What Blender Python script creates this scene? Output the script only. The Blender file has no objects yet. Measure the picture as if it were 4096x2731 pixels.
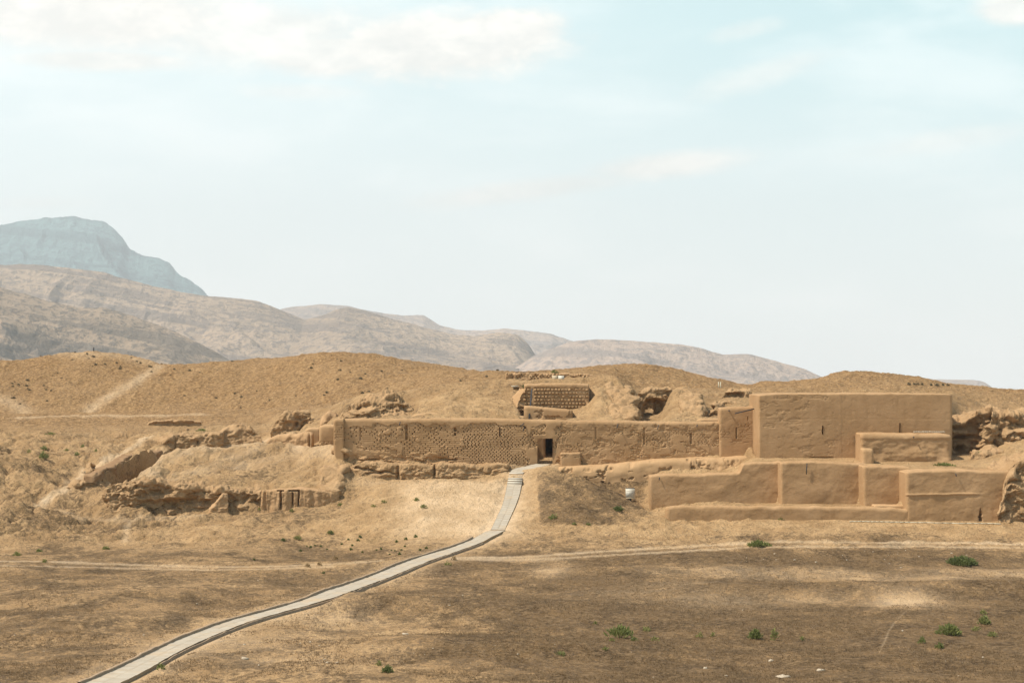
import bpy, math, random
import numpy as np
random.seed(7); RNG = np.random.default_rng(11)
SC = bpy.context.scene; COL = SC.collection
# ------------------------------------------------------------------ camera frame used to measure the place
F, HX, HY, CZ = 1700.0, 512.0, 370.0, 15.5       # focal length in px of a 1024 px frame, horizon row, eye height
def at(px, py, Y): return ((px-HX)/F*Y, Y, CZ-(py-HY)/F*Y)
def rowof(Y, Z): return HY+(CZ-Z)*F/Y

# ------------------------------------------------------------------ noise
def _h(ix, iy, iz, seed):
    n = (ix.astype(np.int64)*374761393 + iy.astype(np.int64)*668265263 + iz.astype(np.int64)*2147483647 + seed*974711) & 0xffffffff
    n = ((n ^ (n >> 13))*1274126177) & 0xffffffff
    n = ((n ^ (n >> 16))*2246822519) & 0xffffffff
    return ((n ^ (n >> 15)) & 0xffffff)/float(0xffffff)
def vn(x, y, z=None, seed=0):
    """value noise, -1..1"""
    x = np.asarray(x, float); y = np.asarray(y, float)
    x0 = np.floor(x); y0 = np.floor(y); fx = x-x0; fy = y-y0
    fx = fx*fx*fx*(fx*(fx*6-15)+10); fy = fy*fy*fy*(fy*(fy*6-15)+10)
    def plane(zi):
        a = _h(x0, y0, zi, seed); b = _h(x0+1, y0, zi, seed); c = _h(x0, y0+1, zi, seed); d = _h(x0+1, y0+1, zi, seed)
        return (a+(b-a)*fx)*(1-fy)+(c+(d-c)*fx)*fy
    if z is None: return plane(np.zeros_like(x0))*2-1
    z = np.asarray(z, float); z0 = np.floor(z); fz = z-z0; fz = fz*fz*fz*(fz*(fz*6-15)+10)
    p = plane(z0); return (p+(plane(z0+1)-p)*fz)*2-1
def fbm(x, y, z=None, o=4, seed=0, gain=.5):
    t = 0; a = 1.; f = 1.
    for k in range(o):
        c, s = math.cos(k*1.1), math.sin(k*1.1)
        xr, yr = x*c-y*s, x*s+y*c
        t = t+a*vn(xr*f+k*17.3, yr*f+k*5.1, None if z is None else z*f+k*9.7, seed+k); a *= gain; f *= 2.03
    return t
def sstep(a, b, x):
    t = np.clip((x-a)/(b-a), 0, 1); return t*t*(3-2*t)
def gblur(a, sig, axis):
    if sig <= 0: return a
    r = int(3*sig+1); k = np.exp(-.5*(np.arange(-r, r+1)/sig)**2); k /= k.sum()
    pad = [(0, 0)]*a.ndim; pad[axis] = (r, r); b = np.pad(a, pad, mode='edge'); out = 0
    for i, w in enumerate(k):
        sl = [slice(None)]*a.ndim; sl[axis] = slice(i, i+a.shape[axis]); out = out+w*b[tuple(sl)]
    return out

# ------------------------------------------------------------------ object helpers
def tag(o, label=None, cat=None, group=None, kind=None):
    if label: o['label'] = label
    if cat: o['category'] = cat
    if group: o['group'] = group
    if kind: o['kind'] = kind
    return o
def link(o, parent=None):
    COL.objects.link(o)
    if parent is not None: o.parent = parent
    return o
def mesh(name, V, Fc, mat, parent=None, origin=(0, 0, 0), smooth=True, attr=None):
    """V (n,3) in world metres, Fc list of (m,k) arrays or lists of polygons"""
    V = np.asarray(V, float)-np.asarray(origin, float)
    me = bpy.data.meshes.new(name)
    if not isinstance(Fc, list): Fc = [Fc]
    loops = []; starts = []; tot = []; c = 0
    for f in Fc:
        if isinstance(f, np.ndarray):
            n, k = f.shape; loops.append(f.ravel()); starts.append(c+np.arange(n)*k); tot.append(np.full(n, k)); c += n*k
        else:
            loops.append(np.array(f)); starts.append(np.array([c])); tot.append(np.array([len(f)])); c += len(f)
    loops = np.concatenate(loops).astype(np.int32); starts = np.concatenate(starts).astype(np.int32); tot = np.concatenate(tot).astype(np.int32)
    me.vertices.add(len(V)); me.vertices.foreach_set('co', V.astype(np.float32).ravel())
    me.loops.add(len(loops)); me.loops.foreach_set('vertex_index', loops)
    me.polygons.add(len(starts)); me.polygons.foreach_set('loop_start', starts); me.polygons.foreach_set('loop_total', tot)
    if smooth: me.polygons.foreach_set('use_smooth', np.ones(len(starts), bool))
    me.update(calc_edges=True)
    if attr:
        for an, val in attr.items():
            at_ = me.attributes.new(an, 'FLOAT', 'POINT'); at_.data.foreach_set('value', np.asarray(val, np.float32).ravel())
    me.materials.append(mat); me.validate()
    o = bpy.data.objects.new(name, me)
    po = np.array(parent.location) if parent is not None else np.zeros(3)
    o.location = np.asarray(origin, float)-po
    return link(o, parent)
def empty(name, loc, label, cat, group=None):
    o = bpy.data.objects.new(name, None); o.location = loc; o.empty_display_size = .3; link(o); return tag(o, label, cat, group)
def gridfaces(nr, nc, keep=None, flip=False):
    i = np.arange(nr*nc).reshape(nr, nc)
    q = np.stack([i[:-1, :-1], i[:-1, 1:], i[1:, 1:], i[1:, :-1]], -1)
    if flip: q = q[..., ::-1]
    q = q.reshape(-1, 4)
    return q if keep is None else q[keep.ravel()]
def boxvf(x0, x1, y0, y1, z0, z1):
    V = np.array([(x, y, z) for z in (z0, z1) for y in (y0, y1) for x in (x0, x1)], float)
    return V, np.array([(0, 2, 3, 1), (4, 5, 7, 6), (0, 1, 5, 4), (2, 6, 7, 3), (0, 4, 6, 2), (1, 3, 7, 5)])
def tube(p, q, r0, r1, n=8):
    p = np.array(p, float); q = np.array(q, float); d = (q-p)/np.linalg.norm(q-p)
    u = np.cross(d, (0, 0, 1.) if abs(d[2]) < .9 else (1., 0, 0)); u /= np.linalg.norm(u); v = np.cross(d, u)
    a = np.arange(n)/n*2*math.pi; ring = np.cos(a)[:, None]*u+np.sin(a)[:, None]*v
    V = np.concatenate([p+ring*r0, q+ring*r1]); i = np.arange(n); j = (i+1) % n
    return V, [np.stack([i, i+n, j+n, j], 1), list(range(n)), list(range(2*n-1, n-1, -1))]
def join(parts):
    V = []; Fo = []; c = 0
    for v, f in parts:
        for g in (f if isinstance(f, list) else [f]):
            Fo.append(g+c if isinstance(g, np.ndarray) else [k+c for k in g])
        V.append(v); c += len(v)
    return np.concatenate(V), Fo

# ------------------------------------------------------------------ materials
class N:
    def __init__(s, name):
        s.m = bpy.data.materials.new(name); s.m.use_nodes = True; s.t = s.m.node_tree; s.b = s.t.nodes['Principled BSDF']
        s.b.inputs['Roughness'].default_value = .95; s.b.inputs['Specular IOR Level'].default_value = .12
        s.pos = s.t.nodes.new('ShaderNodeNewGeometry').outputs['Position']
    def new(s, t, **kw):
        n = s.t.nodes.new(t)
        for k, v in kw.items(): setattr(n, k, v)
        return n
    def put(s, sock, v):
        if isinstance(v, bpy.types.NodeSocket): s.t.links.new(v, sock)
        else: sock.default_value = v
    def noise(s, scale, detail=4, rough=.55, vec=None, dist=0., sc3=None):
        v = s.pos if vec is None else vec
        if sc3 is not None:
            mp = s.new('ShaderNodeMapping'); s.put(mp.inputs['Vector'], v); mp.inputs['Scale'].default_value = sc3; v = mp.outputs[0]
        n = s.new('ShaderNodeTexNoise'); s.put(n.inputs['Vector'], v); n.inputs['Scale'].default_value = scale
        n.inputs['Detail'].default_value = detail; n.inputs['Roughness'].default_value = rough; n.inputs['Distortion'].default_value = dist
        return n.outputs['Fac']
    def ramp(s, x, a, b, lo=0., hi=1., smooth=True):
        n = s.new('ShaderNodeMapRange'); n.interpolation_type = 'SMOOTHSTEP' if smooth else 'LINEAR'
        s.put(n.inputs['Value'], x); s.put(n.inputs['From Min'], a); s.put(n.inputs['From Max'], b); s.put(n.inputs['To Min'], lo); s.put(n.inputs['To Max'], hi)
        return n.outputs['Result']
    def math(s, op, a, b=0., clamp=False):
        n = s.new('ShaderNodeMath', operation=op, use_clamp=clamp); s.put(n.inputs[0], a); s.put(n.inputs[1], b); return n.outputs[0]
    def mix(s, f, a, b, mode='MIX'):
        n = s.new('ShaderNodeMix', data_type='RGBA', blend_type=mode); s.put(n.inputs['Factor'], f)
        s.put(n.inputs[6], a if isinstance(a, bpy.types.NodeSocket) else (*a, 1)); s.put(n.inputs[7], b if isinstance(b, bpy.types.NodeSocket) else (*b, 1))
        return n.outputs[2]
    def attr(s, name): return s.new('ShaderNodeAttribute', attribute_name=name).outputs['Fac']
    def bump(s, h, dist, strength=1.):
        n = s.new('ShaderNodeBump'); s.put(n.inputs['Height'], h); n.inputs['Distance'].default_value = dist; n.inputs['Strength'].default_value = strength
        s.t.links.new(n.outputs[0], s.b.inputs['Normal'])
    def out(s, col): s.put(s.b.inputs['Base Color'], col); return s.m

SAND = (.435, .284, .142); SANDHI = (.545, .378, .208); EARTH = (.305, .190, .089); DRY = (.142, .087, .039); DRYD = (.066, .041, .019); RAMP = (.33, .20, .085)
def make_ground():
    n = N('dry_earth')
    dry = n.attr('dry'); trk_lit = n.attr('track'); ora = n.attr('orange')  # dry also carries painted mound shade, track the painted light on the crest
    big = n.noise(.09, 3, .55); med = n.noise(.42, 4, .6); fine = n.noise(2.6, 4, .62); tiny = n.noise(7.5, 3, .65)
    sand = n.mix(n.ramp(med, .32, .68), EARTH, SAND)
    sand = n.mix(n.ramp(fine, .52, .75, 0, .55), sand, SANDHI)
    d = n.math('ADD', dry, n.ramp(big, .3, .7, -.14, .14)); d = n.math('ADD', d, n.ramp(med, .3, .7, -.13, .13)); d = n.math('ADD', d, n.ramp(fine, .3, .7, -.25, .25))
    dcol = n.mix(n.ramp(med, .35, .7), DRY, DRYD)
    dcol = n.mix(n.ramp(n.math('ADD', n.math('MULTIPLY', fine, .5), n.math('MULTIPLY', n.noise(5., 2, .6, sc3=(.6, 1.4, 1.)), .5)), .46, .58, 0, .6), dcol, (.255, .168, .088))
    col = n.mix(n.math('MULTIPLY', n.ramp(d, .25, .85), n.ramp(dry, 0., .12)), sand, dcol)
    ocol = n.mix(n.ramp(fine, .35, .68), (.185, .106, .046), (.365, .225, .102))
    col = n.mix(n.math('MULTIPLY', ora, n.ramp(med, .2, .7, .55, 1.)), col, ocol)
    spk = n.math('MULTIPLY', n.ramp(n.math('ADD', n.math('MULTIPLY', tiny, .6), n.math('MULTIPLY', n.noise(3.6, 2, .5), .4)), .515, .60), n.ramp(n.noise(.7, 3), .34, .58))
    col = n.mix(n.math('MULTIPLY', spk, n.ramp(n.math('ADD', dry, ora), 0., .5, .45, .85)), col, (.12, .08, .048))
    col = n.mix(n.math('MULTIPLY', trk_lit, n.ramp(fine, .25, .7, .6, 1.)), col, n.mix(n.ramp(med, .3, .7), (.56, .40, .235), (.68, .505, .32)))
    h = n.math('ADD', n.math('MULTIPLY', fine, .7), n.math('MULTIPLY', tiny, .5))
    n.bump(h, .38, .9)
    return n.out(col)
def make_mud(name, base, hi, lo, bumpd=.06, streak=.5):
    n = N(name)
    big = n.noise(.35, 4, .6); fine = n.noise(3.2, 5, .65); st = n.noise(1.2, 4, .6, sc3=(1., 1., .18)); tiny = n.noise(14, 3, .6)
    col = n.mix(n.ramp(big, .3, .72), base, hi); col = n.mix(n.ramp(st, .48, .78, 0, streak), col, lo)
    col = n.mix(n.ramp(fine, .5, .8, 0, .35), col, lo); col = n.mix(n.ramp(tiny, .55, .8, 0, .25), col, hi)
    n.bump(n.math('ADD', fine, n.math('MULTIPLY', tiny, .4)), bumpd, .6)
    return n.out(col)
def make_rock(name):
    n = N(name)
    big = n.noise(.6, 4, .6); fine = n.noise(2.8, 5, .68); st = n.noise(1.1, 4, .65, sc3=(.6, .6, 3.2)); tiny = n.noise(9, 3, .6)
    col = n.mix(n.ramp(big, .3, .7), (.34, .213, .105), (.43, .278, .145)); col = n.mix(n.ramp(st, .5, .75, 0, .55), col, (.27, .165, .09))
    col = n.mix(n.ramp(fine, .55, .8, 0, .5), col, (.50, .34, .195)); col = n.mix(n.ramp(tiny, .6, .75, 0, .5), col, (.16, .105, .06))
    n.bump(n.math('ADD', fine, n.math('MULTIPLY', tiny, .5)), .22, .8)
    return n.out(col)
def make_plain(name, c1, c2, scale=3., rough=.8, bumpd=.01):
    n = N(name); f = n.noise(scale, 4, .6); n.b.inputs['Roughness'].default_value = rough
    n.bump(f, bumpd, .4); return n.out(n.mix(n.ramp(f, .3, .7), c1, c2))
def make_mountain(name, c1, c2, c3, sc):
    n = N(name)
    mp = n.new('ShaderNodeMapping'); n.put(mp.inputs['Vector'], n.pos); mp.inputs['Rotation'].default_value = (.10, -.16, .0); v = mp.outputs[0]
    strata = n.noise(sc*.9, 8, .68, vec=v, sc3=(.35, .35, 5.5), dist=.5); big = n.noise(sc*.25, 5, .6); fine = n.noise(sc*9., 7, .70)
    col = n.mix(n.ramp(big, .35, .65), c1, c2); col = n.mix(n.ramp(strata, .47, .58, 0, .8), col, c3); col = n.mix(n.ramp(fine, .49, .57, 0, .85), col, c3)
    n.bump(n.math('ADD', n.math('MULTIPLY', strata, .8), fine), .12/sc, .9)
    return n.out(col)
def make_leaf(name, c1, c2):
    n = N(name); oi = n.new('ShaderNodeObjectInfo').outputs['Random']; f = n.noise(6., 3)
    n.b.inputs['Roughness'].default_value = .7
    col = n.mix(n.ramp(f, .3, .7), n.mix(oi, c1, c2), c2); n.out(col)
    tr = n.new('ShaderNodeBsdfTranslucent'); n.put(tr.inputs[0], col); mx = n.new('ShaderNodeMixShader'); mx.inputs[0].default_value = .35
    n.t.links.new(n.b.outputs[0], mx.inputs[1]); n.t.links.new(tr.outputs[0], mx.inputs[2]); n.t.links.new(mx.outputs[0], n.t.nodes['Material Output'].inputs[0]); return n.m
def make_paving():
    n = N('concrete_paving'); f = n.noise(1.3, 5, .6); t = n.noise(9, 4, .6)
    col = n.mix(n.ramp(f, .3, .7), (.45, .41, .33), (.56, .51, .42)); col = n.mix(n.ramp(t, .55, .8, 0, .5), col, (.38, .34, .27))
    n.bump(t, .02, .5); return n.out(col)
M = dict(
    ground=make_ground(), rock=make_rock('eroded_mudbrick'), shade_earth=make_mud('shade_darkened_earth', (.25, .152, .078), (.30, .188, .10), (.18, .108, .055), .1, .6),  # trench wall earth, darkened so its shade is painted into the colour
    mud=make_mud('mud_plaster', (.345, .2105, .102), (.405, .255, .132), (.265, .158, .074), .05, .45),
    mudlow=make_mud('rough_mud_plaster', (.365, .226, .113), (.42, .266, .14), (.29, .178, .086), .08),
    mudpale=make_mud('pale_mud_plaster', (.395, .248, .124), (.445, .284, .148), (.32, .196, .095), .05, .4),
    brick=make_mud('mud_brick', (.345, .2105, .102), (.40, .252, .130), (.265, .158, .074), .05, .45),
    pave=make_paving(), kerb=make_plain('kerb_stone', (.26, .185, .115), (.34, .245, .16), 4, .9, .03),
    wood=make_plain('weathered_dark_timber', (.035, .034, .036), (.07, .066, .064), 8), white=make_plain('white_painted_board', (.54, .50, .40), (.62, .58, .48), 5, .5),
    tan=make_plain('tan_painted_board', (.42, .34, .22), (.48, .39, .26), 5, .6), pipe=make_plain('pale_plastic_pipe', (.50, .46, .34), (.56, .52, .40), 2, .5),
    leaf=make_leaf('green_foliage', (.165, .185, .055), (.235, .245, .085)), leafd=make_leaf('dark_green_foliage', (.125, .145, .048), (.175, .195, .070)),
    leafy=make_leaf('yellow_green_foliage', (.20, .21, .065), (.27, .26, .09)), grey=make_leaf('grey_scrub', (.15, .125, .08), (.21, .17, .105)),
    straw=make_leaf('dry_straw', (.24, .16, .075), (.34, .24, .12)), stem=make_plain('shrub_stem', (.12, .09, .05), (.18, .13, .07), 20),
    stone=make_plain('pale_stone', (.36, .29, .205), (.46, .385, .285), 6, .9, .03), dark=make_plain('dark_hollow', (.05, .035, .02), (.08, .055, .03)),
)
HAZE, HAZECOL, SUN_E, SUN_ANG, EXPO = 7e-5, (.94, .99, 1.0), 4.8, 2.5, 0.30
# ------------------------------------------------------------------ terrain: cross lines from near to far, each (column, row, distance) or (column, None, distance, height)
PX0, PX1, NPX = -420, 1444, 1700
PXG = np.linspace(PX0, PX1, NPX)
def line(*pts, sm=4.):
    p = []; yy = []; d = []
    for q in pts:
        p.append(q[0]); d.append(q[2]); yy.append(q[1] if q[1] is not None else rowof(q[2], q[3]))
    y = np.interp(PXG, p, yy); Y = np.interp(PXG, p, d); s = sm*NPX/(PX1-PX0)
    return gblur(Y, s, 0), gblur(CZ-(y-HY)*Y/F, s, 0)
def flat(Y, Z): return line((0, None, Y, Z))
TL = [
 flat(12, 4.5), flat(40, 1.2), flat(62, .6),
 line((0, 684, 80), (1024, 684, 81)),
 line((0, 620, 100), (500, 620, 100), (1024, 620, 101)),
 line((0, 577, 120), (500, 577, 120), (1024, 574, 121)),
 # toe of the rising ground
 line((0, 548, 138), (100, 546, 139), (200, 545, 139), (330, 545, 140), (420, 540, 140), (480, 535, 140), (520, 533, 140.3), (560, 530, 140.5), (620, 529, 140.8), (660, 530, 141), (760, 526, 141), (860, 526, 141), (1024, 528, 141)),
 # berm crest / foot of the low wall
 line((-200, 500, 148), (0, 504, 149), (30, 505, 149), (55, 514, 149.3), (80, 524, 149), (110, 527, 148.5), (150, 519, 149.5), (200, 515.5, 150), (260, 514, 150.5), (330, 511, 151), (385, 503, 150), (430, 500, 149), (470, 503, 148.5), (490, 506, 148), (507, 508, 147.6), (525, 508, 147.4), (533, 508, 147), (542, 520, 143.2), (580, 523, 142.5), (630, 522, 142.5), (650, 521, 142.8), (664, 523, 143.2), (672, 522.5, 143.85), (720, 520.5, 143.85), (760, 518, 143.85), (860, 517.5, 143.85), (906, 518.5, 143.85), (1000, 519, 143.85), (1040, 520, 143.6)),
 # cliff foot / slope middle / floor behind the low wall
 line((-200, 496, 152), (0, 499, 153), (40, 503, 153), (80, 518, 152), (104, 514, 151.5), (130, 512, 152), (200, 511.5, 152.3), (260, 510, 152.6), (338, 506, 152.6), (350, 500, 153), (360, 498, 153), (385, 490, 152), (430, 486, 152), (480, 488, 151.5), (507, 490, 151.5), (525, 489, 151.2), (533, 488, 151.2), (542, 498, 148), (580, 499, 148), (610, 504, 147.5), (640, 509, 147), (652, 514, 146.4), (663, 516, 146), (670, None, 144.9, 3.65), (905, None, 144.9, 3.85), (909, None, 145.2, 6.6), (1000, None, 145.2, 6.7), (1015, 492, 145), (1040, 485, 145)),
 # cliff top / crest of the cone right of the path / foot of the terrace wall
 line((-200, 470, 160), (0, 472, 160), (40, 481, 158), (80, 492, 157), (95, 494, 156), (104, 486, 154.2), (118, 486, 155), (131, 483, 155.5), (145, 479, 156), (165, 478, 156.5), (200, 483, 155), (230, 487, 155), (260, 489, 154.6), (300, 488.5, 154.6), (338, 481, 155), (347, 488, 154), (350, 497, 154), (360, 492, 154.5), (385, 482, 154.5), (430, 480, 154), (480, 481, 153.5), (507, 481, 153.5), (515, 481.5, 153.4), (525, 480, 153.3), (533, 478, 153.3), (545, 468, 154.5), (578, 474.5, 153.5), (608, 488, 152), (630, 500, 150.5), (649, 514, 149.3), (660, 510, 149.5), (690, 502.6, 149.95), (778, 502.2, 149.95), (783, None, 148.3, 3.9), (858, None, 148.3, 3.9), (864, None, 146.3, 3.9), (900, None, 146.3, 3.9), (908, None, 145.6, 7.0), (1000, None, 145.6, 7.05), (1015, 478, 146.4), (1040, 470, 147)),
 # mound flank / trench floor / terrace top / gully floor under the bank
 line((-200, 450, 172), (0, 455, 170), (40, 462, 168), (70, 474, 164), (90, 483, 160), (104, 489.5, 156.7), (118, 487, 157.3), (131, 486, 157.5), (145, 470, 159.5), (162, 452, 163), (200, 447, 164), (223, 446, 164), (260, 440, 165), (283, 439, 165), (296, 443, 165), (309, 448, 163), (327, 446, 162), (341, 445, 159), (347, 474, 156.4), (351, 480, 156.3), (365, 477, 156.4), (384, 479, 156.4), (420, 480, 156.2), (470, 479, 156.2), (500, 473, 156.4), (509, 472, 156.4), (520, 471, 156.4), (535, 466, 156.8), (550, 468.5, 155.4), (580, 482, 155), (610, 490, 154.5), (635, 497.5, 153.5), (650, 501, 152.5), (655, None, 151.8, 5.0), (738, None, 151.8, 5.4), (744, None, 151.2, 7.35), (778, None, 151.2, 7.35), (783, None, 149.9, 7.35), (860, None, 149.9, 7.3), (866, None, 147.9, 7.15), (900, None, 147.9, 7.1), (910, 469.6, 146.3), (1000, 469.6, 146.3), (1015, 468, 148), (1040, 458, 148.5)),
 # bank top at the foot of the main wall / far side of the trench
 line((-200, 445, 182), (0, 449, 178), (40, 455, 174), (70, 468, 166), (92, 475, 162), (100, 484, 158.2), (104, 489, 157.6), (118, 488, 160.7), (131, 487, 163.6), (145, None, 166.9, 4.4), (165, None, 171.4, 5.2), (175, None, 172, 7.0), (223, None, 172, 7.2), (260, None, 171, 7.6), (296, None, 169, 7.6), (309, 449, 164.5), (327, 447, 163.5), (341, 445.5, 160.2), (347, 461.6, 158.2), (528, 462, 158.2), (534, 462.6, 157.8), (556, 463, 157.8), (562, 462.8, 158.2), (583, 463, 158.2), (625, 462.7, 158.2), (654, 459.2, 158.2), (694, 456.8, 158.2), (745, 454.6, 158.2), (754, 456.4, 154.3), (760, 457.2, 154.3), (850, 457, 154.3), (950, 456, 154.3), (957, 456, 153.6), (975, 455.5, 153.6), (1024, 443, 153)),
 # far trench lip / ground behind the main wall
 line((-200, 438, 190), (0, 441, 186), (40, 446, 180), (70, 460, 170), (92, 470.5, 164), (100, 470.5, 158.9), (104, 469.5, 158.6), (118, 463.5, 161.7), (124, 460.5, 163.2), (135, 454, 165.6), (165, 449.5, 172.4), (175, 449, 174.8), (223, 447, 175), (262, 444, 177), (290, 441, 176), (303, 446, 168), (333, 446.5, 164.5), (341, 444, 161.5), (347, None, 160., 10.3), (526, None, 160., 10.3), (531, None, 159.6, 7.0), (558, None, 159.6, 7.0), (563, None, 160., 10.3), (745, None, 160., 10.3), (757, None, 158, 7.7), (950, None, 158, 7.7), (960, 453, 157), (985, 449, 158), (1024, 436, 158), sm=2.),
 # first ground seen over the main wall
 line((-200, 426, 200), (0, 429, 197), (60, 434, 190), (100, 440, 186), (130, 443, 180), (165, 437, 178), (200, 434, 178), (223, 431, 178.5), (262, 432, 181), (300, 430, 177), (320, 426, 172), (335, 421, 168), (347, 419.5, 163), (400, 419, 163), (520, 420, 162.8), (527, 421, 162.8), (531, None, 162.6, 7.45), (558, None, 162.6, 7.45), (563, 421, 162.8), (628, 420.5, 163), (640, 422, 163), (664, 422, 163), (668, 420, 163), (702, 420.5, 163), (745, 421, 163), (757, None, 163.5, 8.5), (950, None, 163.5, 8.5), (960, 451, 162), (985, 446, 163), (1024, 430, 163), sm=2.),
 # upper mound face
 line((0, 418, 208), (100, 421, 206), (150, 427, 197), (198, 427, 197), (205, 424, 199), (235, 423, 197), (262, 421, 193), (278, 424, 186), (300, 417, 184), (314, 416, 184), (335, 412, 178), (345, 417.5, 170), (360, 417.5, 169.8), (411, 416.5, 169.8), (422, 410, 170), (450, 400, 171), (500, 402, 170.5), (520, 405, 170), (529, None, 168.2, 7.6), (560, None, 168.2, 7.6), (563, 419, 167.8), (575, 418, 167.5), (589, 409, 169), (592, 399, 169.8), (599, 393, 170.2), (612, 396, 170.5), (620, 402, 170), (628, 416, 169), (636, 420, 169), (660, 421, 169), (666, 416, 168.5), (674, 408, 169), (686, 404, 169), (696, 406, 169), (702, 416, 169), (720, 413, 170), (745, 407, 171), (757, None, 172, 10.5), (950, None, 172, 10.8), (960, 440, 170), (985, 432, 170), (1024, 420, 170), sm=2.5),
 # crest of the upper mound
 line((0, 414, 213), (100, 414, 214), (150, 419, 205), (200, 418.5, 205), (235, 418, 205), (262, 417, 202), (278, 412, 196), (314, 411, 192), (335, 407, 184), (345, 400, 179), (360, 395.5, 177), (385, 391.5, 177), (411, 389.8, 177), (430, 384, 177.5), (450, 382.5, 178), (474, 379.6, 179), (503, 377.6, 180), (520, 379, 178), (530, 379.5, 177.4), (590, 379.5, 177.4), (598, 376, 178), (610, 376, 178), (620, 381, 176), (628, 392, 175), (634, 397, 174.5), (640, 414, 176), (660, 414, 176), (668, 398, 174.5), (674, 388.5, 174.5), (684, 388, 174.5), (694, 389, 174.5), (699, 396, 174.5), (704, 402, 175), (718, 402, 176), (745, 399, 176.5), (760, 396, 177), (950, 400, 177), (960, 420, 177), (985, 420, 177), (1024, 412, 178), sm=2.5),
 # hollow behind it
 line((0, 412.5, 216), (100, 413, 217), (150, 415, 213), (262, 413, 210), (300, 407, 206), (345, 402, 200), (411, 394, 200), (450, 386, 196), (503, 381, 193), (530, 376.5, 183), (590, 377.5, 183), (600, 376.5, 183), (620, 383, 183), (634, 396, 183), (640, 412, 184), (660, 412, 184), (668, 396, 184), (700, 393, 184), (722, 394, 183), (745, 393.5, 183), (800, 396, 185), (950, 398, 185), (985, 408, 186), (1024, 408, 186)),
 # foot of the rampart
 line((0, 411, 219), (100, 411.5, 221), (200, 410, 220), (262, 408.5, 218), (320, 404, 214), (345, 400, 211), (411, 391, 208), (450, 384, 206), (503, 379, 203), (530, 375.5, 190), (594, 375.5, 190), (612, 376, 192), (634, 388, 194), (650, 391, 194), (672, 389, 194), (700, 389.5, 193), (722, 391.5, 190), (745, 391, 188), (800, 393, 190), (950, 394, 190), (985, 404, 190), (1024, 404, 190)),
 # rampart crest
 line((-200, 362, 238), (0, 359.6, 238), (26, 357, 239), (48, 353.5, 239), (65, 350.2, 240), (94, 349.3, 240), (113, 350.5, 240), (131, 353.6, 240), (148, 358.4, 239), (161, 362.7, 238), (183, 363.5, 237), (218, 362.2, 236), (252, 362.3, 235), (279, 360.5, 234), (305, 356.1, 233), (322, 353, 232), (344, 351.7, 231), (370, 352.6, 230), (392, 357.8, 228), (418, 364, 226), (453, 368.8, 222), (490, 371.8, 218), (505, 372.8, 215), (530, 373.2, 206), (560, 371.6, 206), (583, 369.2, 207), (609, 366.1, 208), (631, 363.6, 208), (649, 364, 208), (670, 368.4, 208), (697, 373.2, 207), (723, 378.8, 206), (740, 383.1, 205), (753, 384, 204), (760, 380.6, 203), (784, 380.3, 203), (818, 377, 203), (836, 372.6, 203), (853, 370, 203), (875, 370.8, 203), (897, 373, 203), (914, 376.2, 202), (936, 380.5, 202), (958, 384.4, 201), (980, 386.6, 200), (1024, 389.3, 199), (1200, 394, 198), sm=2.5),
 line((0, 361, 252), (160, 364, 250), (350, 354, 244), (505, 374, 228), (530, 374, 218), (640, 367, 220), (753, 386, 214), (853, 374, 216), (1024, 392, 210)),
 line((0, 420, 275), (512, 425, 262), (1024, 430, 250)),
 flat(420, -6), flat(1200, -30), flat(5000, -90), flat(22000, -230),
]
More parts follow.
